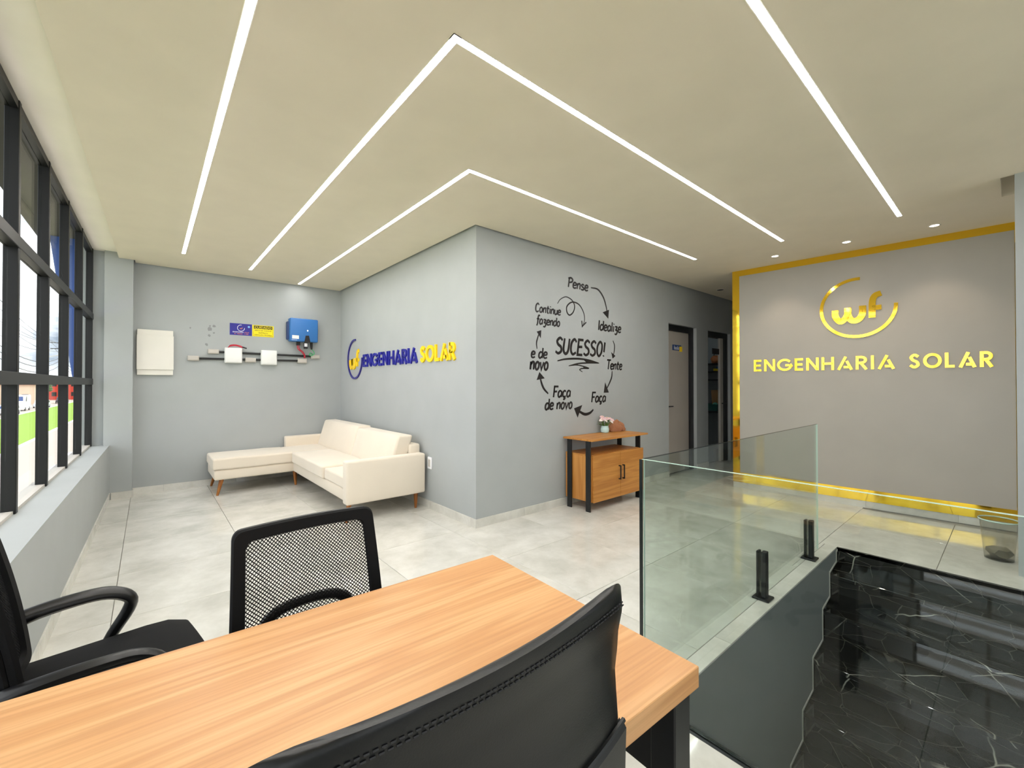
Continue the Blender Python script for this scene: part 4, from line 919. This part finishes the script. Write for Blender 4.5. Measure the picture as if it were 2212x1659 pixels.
# ------------------------------------------------------------------ desk
DX, DY = Vector((.945, 1.218, 0)), R_(-2.4)
dk = thing('desk', 'oak-effect desk with a thick top and black steel legs', 'desk', (DX.x, DX.y, 0), DY)
DL, DW = 1.33, .772
MB().rbox(-DL, 0, -DW, 0, .704, .75, .0015, 1).build('top', 'desk', dk, local=True)
for x0 in (-.075, -DL+.015):
    for y0 in (-DW+.012, -.072): MB().rbox(x0, x0+.06, y0, y0+.06, 0, .7035, .003, 1).build('leg', 'black_metal', dk, local=True)
    MB().rbox(x0+.012, x0+.048, -DW+.072, -.072, .50, .7035, .003, 1).build('side_rail', 'black_metal', dk, local=True)
MB().box(-DL+.075, -.075, -.06, -.04, .55, .70).build('cross_rail', 'black_metal', dk, local=True)

# ------------------------------------------------------------------ office chairs
def star_base(root, cx_, cy_, seat_z, rot=.3):
    MB().lathe([(.028, .09), (.028, .26), (.020, .26), (.020, seat_z)], (cx_, cy_, 0), 16).build('gas_lift', 'black_plastic', root, local=True, smooth=True)
    hub = MB().lathe([(.042, .075), (.045, .115), (.03, .13)], (cx_, cy_, 0), 16).build('base_hub', 'black_plastic', root, local=True, smooth=True)
    for k in range(5):
        a = rot+2*PI*k/5; d = Vector((math.cos(a), math.sin(a), 0))
        MB().tube([Vector((cx_, cy_, .10))+d*.03, Vector((cx_, cy_, .085))+d*.17, Vector((cx_, cy_, .065))+d*.29], [(.026, .018), (.022, .015), (.017, .012)], 8).build('base_arm', 'black_plastic', root, local=True, smooth=True)
        cpos = Vector((cx_, cy_, .027))+d*.29; sd = Vector((-d.y, d.x, 0))
        mb = MB()
        for s in (-1, 1): mb.tube([cpos+sd*s*.006, cpos+sd*s*.026], .026, 14)
        mb.tube([cpos+Vector((0, 0, .01)), cpos+Vector((0, 0, .04))], .008, 8); mb.build('caster', 'black_plastic', root, local=True, smooth=True)
def make_mesh_chair():
    t = thing('office_chair', 'black mesh office chair', 'chair')
    # seat
    def sfn(p):
        u, v = p.x/.24, (p.y+.005)/.24
        p.z += .012*(1-u*u) - (.035*max(0, -v-.55)**1.5*4 if p.z > .40 else 0); return p
    MB().rbox(-.235, .235, -.225, .215, .43, .50, .03, 4, 6, sfn).build('seat', 'black_fabric', t, local=True, smooth=True)
    MB().rbox(-.15, .15, -.16, .17, .385, .43, .01, 2).build('seat_plate', 'black_plastic', t, local=True)
    star_base(t, 0, 0, .39)
    # back surface: y and half width by height; chair faces -Y
    zs = [.515, .56, .62, .68, .74, .80, .86, .90, .925]
    def byz(z):
        k = (z-.53)/.415; return .21+.04*k+.035*k*k
    def hw(z): return .203+(.945-z)/.285*.013
    def S(u, z, off=0):   # u in -1..1
        y = byz(z)-.028*u*u*1.0
        dz = .0
        return Vector((u*hw(z), y+off, z+dz))
    # frame band (rounded rectangle)
    def loop(inset):
        w0 = 1-inset/.215; zt = .945-inset; zb = .515+inset; rr = max(.012, .026-inset*.3); pts = []
        hh_ = (zt-zb)/2; zm = (zt+zb)/2; W0 = w0*.215
        for (sx, sz, a0) in ((1, -1, -90), (1, 1, 0), (-1, 1, 90), (-1, -1, 180)):
            for k in range(6):
                a = R_(a0+18*k); pts.append(((sx*(W0-rr)+rr*math.cos(a))/.215, zm+sz*(hh_-rr)+rr*math.sin(a)))
        # densify sides
        out = []
        for i in range(len(pts)):
            p, q = pts[i], pts[(i+1) % len(pts)]; n_ = max(1, int(((p[0]-q[0])**2*.046+(p[1]-q[1])**2)**.5/.03))
            for k in range(n_): out.append((p[0]+(q[0]-p[0])*k/n_, p[1]+(q[1]-p[1])*k/n_))
        return out
    def ringgeo(i0, i1, y0, y1, name, m_, r=.0):
        lo = loop(i0); n_ = len(lo); rows = []
        w_in = []
        cxz = .73
        def ins(p, d):   # shrink point p of outer loop inwards by d
            z_ = p[1]; u = p[0]
            return (u*(1-d/.215), cxz+(z_-cxz)*(1-d/.215))
        prof = [(i0+.004, y0), (i0, (y0+y1)/2), (i0+.004, y1), (i1-.004, y1), (i1, (y0+y1)/2), (i1-.004, y0)]
        rows = []
        for d_, yy in prof: rows.append([S(*ins(p, d_-i0), yy) for p in lo])
        mb = MB(); mb.grid(rows+[rows[0]], closed_u=True); return mb.build(name, m_, t, local=True, smooth=True)
    bf = ringgeo(0, .038, -.012, .010, 'back_frame', 'black_fabric')
    ringgeo(.002, .026, .010, .028, 'back_rim', 'black_plastic')
    # woven mesh: two families of diagonal strands
    mb = MB(); u0 = .85; za, zb2 = .548, .912; wu = .215*u0*2; hv = zb2-za; pitch = .0078; th = .00135
    def strand(p, q):
        n_ = 8; L_ = []; Rr = []
        d = Vector((q[0]-p[0], q[1]-p[1])).normalized(); nn = Vector((-d.y, d.x))*th
        for k in range(n_+1):
            x_ = p[0]+(q[0]-p[0])*k/n_; z_ = p[1]+(q[1]-p[1])*k/n_
            for sgn, out in ((1, L_), (-1, Rr)):
                out.append(S((x_+sgn*nn.x)/.215, z_+sgn*nn.y, 0))
        k0 = len(mb.v); mb.v += L_+Rr
        for k in range(n_): mb.f.append((k0+k, k0+n_+1+k, k0+n_+2+k, k0+k+1))
    hwid = wu/2
    for fam in (1, -1):
        c = -(hwid*2+hv)
        while c < hwid*2+hv:
            # line: x*fam - (z-za)= c ... clip to rectangle
            pts = []
            for x_ in (-hwid, hwid):
                z_ = za+(x_*fam-c)
                if za <= z_ <= zb2: pts.append((x_, z_))
            for z_ in (za, zb2):
                x_ = (c+(z_-za))*fam
                if -hwid < x_ < hwid: pts.append((x_, z_))
            if len(pts) >= 2 and (Vector(pts[0])-Vector(pts[1])).length > .004: strand(pts[0], pts[1])
            c += pitch*1.414
    mesh_o = mb.build('back_mesh', 'black_fabric', t, local=True); mesh_o['kind'] = 'stuff'
    # support behind the mesh: open arch on a stem, with an inner rib
    arch = [(-.125, .50), (-.132, .60), (-.122, .652), (-.08, .682), (0, .690), (.08, .682), (.122, .652), (.132, .60), (.125, .50)]
    MB().tube(smooth_pts([S(x/.215, z, .035) for x, z in arch], 5), (.012, .016), 8).build('lumbar_arch', 'black_plastic', t, local=True, smooth=True)
    rows = []
    for z_ in (.42, .50, .56, .61, .632):
        rows.append([Vector((x_, byz(max(z_, .515))+.03+.004*math.cos(x_*120), z_ - (abs(x_)/.095)**3*.012)) for x_ in (-.095, -.07, -.04, 0, .04, .07, .095)])
    rows2 = [[p+Vector((0, .014, 0)) for p in r] for r in rows]
    mb = MB(); mb.grid(rows); mb.grid(rows2); k0 = 0; mb.build('back_support', 'black_plastic', t, local=True, smooth=True)
    for x_ in (-.05, -.025, 0, .025, .05):
        MB().tube([(x_, byz(.515)+.05, .42), (x_, byz(.56)+.05, .56), (x_, byz(.60)+.047, .60)], .006, 6).build('rib', 'black_plastic', t, local=True, smooth=True)
    MB().rbox(-.035, .035, .05, byz(.515)+.05, .395, .425, .008, 2).build('back_bracket', 'black_plastic', t, local=True)
    # arms: open loops joining the back frame and the seat side
    for s in (-1, 1):
        X = .245*s
        pts = [(X*.90, .252, .595), (X*.96, .230, .626), (X*1.01, .16, .644), (X*1.05, .05, .648), (X*1.05, -.015, .638), (X*1.05, -.060, .606), (X*1.05, -.055, .565), (X*1.04, -.015, .50), (X*1.02, .015, .445), (X*.95, .03, .415), (X*.55, .03, .405)]
        rad = [(.020, .030), (.023, .028), (.025, .020), (.026, .017), (.026, .017), (.025, .018), (.022, .019), (.020, .017), (.018, .014), (.016, .011), (.015, .008)]
        sp_ = smooth_pts([Vector(p) for p in pts], 4); rr = []
        for i in range(len(sp_)):
            k = min(len(rad)-1, i/4); i0 = int(k); i1 = min(len(rad)-1, i0+1); f = k-i0; rr.append((rad[i0][0]*(1-f)+rad[i1][0]*f, rad[i0][1]*(1-f)+rad[i1][1]*f))
        MB().tube(sp_, rr, 10).build('arm', 'black_plastic', t, local=True, smooth=True)
    return t
ch = make_mesh_chair()
ch.location = (.388, 1.175, 0); ch.rotation_euler = (0, 0, R_(1))
ch2 = copy_tree(ch); ch2.location = (-.068, 1.775, 0); ch2.rotation_euler = (0, 0, R_(98))
tag(ch, 'black mesh office chair pushed squarely in under the desk', 'chair', 'black mesh office chairs')
tag(ch2, 'black mesh office chair turned sideways below the window sill', 'chair', 'black mesh office chairs')

# executive chair, seen from behind
ex = thing('executive_chair', 'black leather executive chair with a stitched padded back', 'chair', (.305, .60, 0))
EX, EW = .300, .284
def ey(u, z):
    pr = [(.50, .372), (.62, .372), (.75, .368), (.855, .367), (.917, .374), (.96, .370), (1.062, .354)]
    for (z0, y0), (z1, y1) in zip(pr[:-1], pr[1:]):
        if z <= z1: f = (z-z0)/(z1-z0); f = f*f*(3-2*f); yv = y0+(y1-y0)*f; break
    else: yv = pr[-1][1]
    return yv + .032*u*u
def ew(z):
    wv = EW if z > .95 else EW-.010*math.sin(min(1, (.95-z)/.3)*PI*.5)
    if z > 1.0: f = min(1, (z-1.0)/.060); wv -= .055*(1-math.sqrt(max(0, 1-f*f)))
    return wv
def thick(z):
    tk = .040+.012*min(1, max(0, (z-.85)/.10))
    if z > .965: f = min(1, (z-.965)/.097); tk *= max(.12, math.sqrt(max(0, 1-f*f)))
    return tk
rows = []
for z in [.50, .55, .60, .65, .70, .75, .80, .85, .89, .92, .95, .98, 1.0, 1.012, 1.024, 1.034, 1.042, 1.048, 1.054, 1.058, 1.060]:
    row = []; tk = thick(z); wv = ew(z); nU = 20
    for i in range(nU+1):
        u = -1+2*i/nU; e_ = math.sqrt(max(0, 1-abs(u)**10)); row.append(Vector((EX+u*wv, ey(u, z)+tk*.5-tk*.5*e_, z)))
    for i in range(nU-1, 0, -1):
        u = -1+2*i/nU; e_ = math.sqrt(max(0, 1-abs(u)**10)); row.append(Vector((EX+u*wv, ey(u, z)+tk*.5+tk*.5*e_, z)))
    rows.append(row)
MB().grid(rows, closed_u=True, cap=True).build('backrest', 'leather', ex, smooth=True)
# double stitching under the padded rim
for zst in (1.040, 1.034):
    mb = MB(); n_ = 62
    for i in range(n_):
        u0_, u1_ = -.90+1.80*i/n_, -.90+1.80*(i+.62)/n_
        p = [Vector((EX+u*ew(zst), ey(u, zst)-.0006, zst-.006*abs(u)**4)) for u in (u0_, u1_)]; mb.tube(p, .0011, 5)
    so_ = mb.build('stitching', 'thread', ex); so_['kind'] = 'stuff'
# hard shell on the lower back
rows = []
for z in (.50, .56, .65, .75, .81, .835, .843):
    rows.append([Vector((EX+(-1+2*i/16)*ew(z)*.935, ey((-1+2*i/16)*.935, z)-(.007 if z < .84 else .0), z)) for i in range(17)])
mb = MB(); mb.grid(rows); mb.grid([[p+Vector((0, .006, 0)) for p in r] for r in rows]); mb.build('back_shell', 'leather_back', ex, smooth=True)
MB().tube([Vector((EX+(-1+2*i/24)*(ew(.845)*.93), ey((-1+2*i/24)*.93, .845)-.002, .845)) for i in range(25)], .004, 6).build('piping', 'leather', ex, smooth=True)
MB().rbox(EX-.25, EX+.25, .435, .90, .44, .53, .04, 4, 5, puff(2, (EX-.25, .435, .44), (EX+.25, .90, .53), .02)).build('seat', 'leather', ex, smooth=True)
MB().rbox(EX-.05, EX+.05, .40, .62, .40, .44, .008, 2).build('seat_bracket', 'black_plastic', ex)
star_base(ex, 0, 0, .42, .9)

# ------------------------------------------------------------------ clear bin on the landing
q = at(2163, 1206, z=0)
bn = thing('waste_bin', 'clear plastic waste bin standing beside the column', 'bin', (5.06, .085, 0))
bx_, by_ = 5.06, .085
MB().lathe([(.080, .002), (.105, .30), (.112, .302), (.112, .308), (.102, .308), (.077, .006)], (bx_, by_, 0), 28, caps=False).build('shell', 'clear_plastic', bn, smooth=True)
MB().lathe([(.02, .0), (.079, .0), (.079, .006), (.02, .006)], (bx_, by_, 0), 28).build('bottom', 'clear_plastic', bn, smooth=True)
MB().lathe([(.1115, .300), (.1145, .305), (.1115, .310), (.108, .305), (.1115, .300)], (bx_, by_, 0), 28, caps=False).build('rim', 'glass_edge', bn, smooth=True)
mb = MB(); blob(mb, (bx_, by_, .055), (.07, .07, .05), 2, .5, 2); mb.build('liner', simple('grey_film', srgb(150, 145, 130), .5), bn, smooth=True)

# ------------------------------------------------------------------ outside: street, verge, traffic, houses, facade fin
GZ = -3.15
rd = MB().box(-7.0, -.85, -30, 260, GZ-.1, GZ).box(-60, -14.5, -30, 260, GZ-.1, GZ).build('road', simple('worn_asphalt', srgb(168, 158, 148), .85, bs=(20, .2, .01))); tag(rd, 'wide sunlit asphalt street below the window', 'road', kind='structure')
gr = MB().box(-14.4, -7.1, -30, 260, GZ-.1, GZ+.10).build('verge_turf', simple('lime_grass', srgb(128, 160, 48), .9, bs=(60, .6, .03))); tag(gr, 'bright green grass verge between the carriageways', 'grass', kind='stuff')
kb = thing('kerb', 'white painted kerb along the grass verge', 'kerb', (-7.05, 60, GZ), kind='structure')
for x in (-7.1, -14.5):
    MB().box(x, x+.12, -30, 260, GZ, GZ+.14).build('kerb_line', 'sticker_white', kb)
mk_ = thing('road_marking', 'white painted lane dashes on the street', 'marking', (-4, 30, GZ), kind='structure')
for k in range(14): MB().box(-4.0, -3.85, 8+k*6, 11+k*6, GZ, GZ+.004).build('dash', 'sticker_white', mk_)
for k in range(9): MB().box(-1.35-k*.5, -1.1-k*.5, -.6, 2.6, GZ, GZ+.004).build('added_stripe', 'sticker_white', mk_)  # unseen stripes, added so the marble risers have bands to reflect
MB().box(-1.0, -.9, -20, 120, GZ, GZ+.004).build('edge_line', 'sticker_white', mk_)
cw = MB().rbox(-9.3, -8.7, 45, 50, GZ+.1, GZ+.9, .15, 3).build('concrete_block', simple('chalky_concrete', srgb(225, 220, 215), .8)); tag(cw, 'white concrete barrier lying on the grass verge', 'barrier')
def car(name, label, x, y, L_, W_, H_, col, van=False):
    t = thing(name, label, 'van' if van else 'car', (x, y, GZ), group='vehicles on the far carriageway'); mcar = simple(name+'_paint', col, .3)
    if van: prof = [(0, .35), (0, H_*.55), (L_*.08, H_*.62), (L_*.2, H_*.95), (L_*.3, H_), (L_*.97, H_), (L_, H_*.9), (L_, .35)]
    else: prof = [(0, .3), (0, H_*.52), (L_*.25, H_*.62), (L_*.38, H_*.97), (L_*.45, H_), (L_*.75, H_), (L_*.9, H_*.66), (L_, H_*.6), (L_, .3)]
    MB().prism([(y-L_/2+a_, GZ+b_) for a_, b_ in prof], 'x', x-W_/2, x+W_/2).build('body', mcar, t)
    gl = [(.23, .60), (.32, .90), (.42, .93), (.42, .60)] if van else [(.30, .66), (.40, .92), (.74, .92), (.85, .68)]
    for sx in (-1, 1): MB().prism([(y-L_/2+a_*L_, GZ+b_*H_) for a_, b_ in gl], 'x', x+sx*(W_/2+.005)-.006, x+sx*(W_/2+.005)+.006).build('side_window', 'vinyl', t)
    wsn = [(L_*.09, H_*.64), (L_*.19, H_*.92)] if van else [(L_*.27, H_*.66), (L_*.37, H_*.93)]
    MB().add([(x-W_*.42, y-L_/2+wsn[0][0]-.03, GZ+wsn[0][1]), (x+W_*.42, y-L_/2+wsn[0][0]-.03, GZ+wsn[0][1]), (x+W_*.38, y-L_/2+wsn[1][0]-.03, GZ+wsn[1][1]), (x-W_*.38, y-L_/2+wsn[1][0]-.03, GZ+wsn[1][1])], [(0, 1, 2, 3)]).build('windscreen', 'navy_case', t)
    for sy in (-.3, .3):
        for sx in (-1, 1): MB().tube([(x+sx*W_/2-.1, y+sy*L_, GZ+.33), (x+sx*W_/2+.02, y+sy*L_, GZ+.33)], .33, 14).build('wheel', 'vinyl', t)
car('delivery_van', 'tall white van on the far side of the verge', -17.2, 112, 5.4, 2.2, 2.7, srgb(245, 245, 248), True)
car('parked_car', 'white car in front of the tall van', -16.0, 98, 4.2, 1.75, 1.45, srgb(240, 240, 245))
car('parked_car', 'pale silver car beyond the lamp post', -15.9, 124, 4.2, 1.75, 1.5, srgb(205, 210, 220))
car('parked_car', 'dark car near the red shop', -15.9, 150, 4.2, 1.75, 1.5, srgb(70, 60, 66))
def house(label, x, y, wx, wy, hz, col, roof, rc):
    t = thing('house', label, 'building', (x, y, GZ), group='buildings across the street'); mw = simple('render', col, .8)
    MB().box(x-wx/2, x+wx/2, y-wy/2, y+wy/2, GZ, GZ+hz).build('wall', mw, t)
    MB().prism([(x-wx/2-.5, GZ+hz), (x, GZ+hz+roof), (x+wx/2+.5, GZ+hz)], 'y', y-wy/2-.5, y+wy/2+.5).build('roof', simple('roofing', rc, .8), t)
    n_ = max(2, int(wx/3))
    for k in range(n_):
        xx = x-wx/2+wx*(k+.5)/n_; w_ = MB().box(xx-.5, xx+.5, y-wy/2-.06, y-wy/2, GZ+1.1, GZ+2.3).build('window', 'vinyl', t)
        if hz > 5: MB().box(xx-.5, xx+.5, y-wy/2-.06, y-wy/2, GZ+4, GZ+5.2).build('window', 'vinyl', t)
house('cream house with brown tiled roof behind the van', -26, 152, 12, 10, 4.4, srgb(222, 196, 172), 1.6, srgb(150, 110, 92))
house('pale green two-storey house with orange roof', -33, 196, 14, 10, 6.4, srgb(196, 208, 170), 1.6, srgb(196, 130, 84))
house('grey shop with shallow tin roof', -26, 225, 9, 8, 5.0, srgb(168, 160, 156), 1.0, srgb(120, 112, 108))
house('red painted shop beyond the parked cars', -19.2, 188, 8, 8, 5.6, srgb(196, 62, 44), .8, srgb(120, 50, 44))
house('ochre house at the far end of the street', -44, 170, 14, 12, 5.6, srgb(206, 170, 110), 1.8, srgb(150, 92, 66))
def tree(label, x, y, h_, r):
    t = thing('street_tree', label, 'tree', (x, y, GZ), group='trees along the street')
    MB().tube([(x, y, GZ), (x+.1, y, GZ+h_*.6)], [.18, .1], 8).build('trunk', 'bark', t)
    mb = MB()
    for k in range(7): a = k*2.4; blob(mb, (x+r*.5*math.cos(a), y+r*.5*math.sin(a), GZ+h_*(.6+.07*k % .4)), (r*.6, r*.6, r*.5), 2, .5, 2)
    mb.build('crown', simple('foliage', srgb(74, 100, 52), .9), t, smooth=True)
tree('round green tree beside the pale house', -36, 143, 6.5, 2.0); tree('small dark tree behind the parked cars', -22.0, 176, 5.5, 1.4); tree('leafy tree beside the red shop', -17.5, 210, 7, 2.4)
def pole(label, x, y, h_):
    t = thing('utility_pole', label, 'pole', (x, y, GZ), group='utility poles')
    MB().tube([(x, y, GZ), (x, y, GZ+h_)], [.16, .11], 10).build('post', simple('pole_concrete', srgb(120, 112, 108), .8), t, smooth=True)
    for dz in (.3, 1.1): MB().box(x-1.0, x+1.0, y-.06, y+.06, GZ+h_-dz-.1, GZ+h_-dz).build('crossarm', 'black_metal', t)
    MB().tube([(x-1.6, y, GZ+h_-2.4), (x+.0, y, GZ+h_-2.0)], .05, 6).build('lamp_arm', 'grey_plastic', t)
GZ += .10
pole('near utility pole on the grass verge', -8.2, 40, 10.5); pole('second utility pole further along the verge', -9.2, 85, 10.5); pole('far utility pole before the red shop', -10.4, 140, 10.5)
GZ -= .10
PP = [(-7.0, -6), (-8.2, 40), (-9.2, 85), (-10.4, 140)]
for k, (dx, dz) in enumerate(((-.9, .25), (-.3, .25), (.4, .25), (.9, .25), (-.6, 1.05), (.5, 1.05), (0, 2.2), (0, 2.6), (.1, 3.1))):
    pts = []
    for (a, b) in zip(PP[:-1], PP[1:]):
        for i in range(12):
            f = i/12; pts.append((a[0]+(b[0]-a[0])*f+dx, a[1]+(b[1]-a[1])*f, GZ+10.5-dz-1.1*4*f*(1-f)*(.7+.1*k)))
    wo = MB().tube(pts, .022 if k < 6 else .035, 4).build('power_line', 'vinyl'); tag(wo, 'sagging black overhead cable strung between the utility poles', 'cable', 'overhead cables')
fin = rot_empty('facade_fin', 'leaning dark blue cladding panel outside the end of the window', 'cladding')
MB().prism([(-.69, .40), (-.69, 3.6), (-1.07, 3.6), (-1.0, 3.04), (-.72, .69)], 'y', 7.25, 7.38).build('panel', simple('blue_cladding', srgb(58, 92, 168), .35), fin, local=True)
cp = rot_empty('facade_canopy', 'grey overhanging canopy above the window outside', 'canopy')
MB().box(-1.12, -.69, -2.6, 7.38, 3.30, 3.6).build('soffit', simple('canopy_panel', srgb(190, 192, 198), .5), cp, local=True)
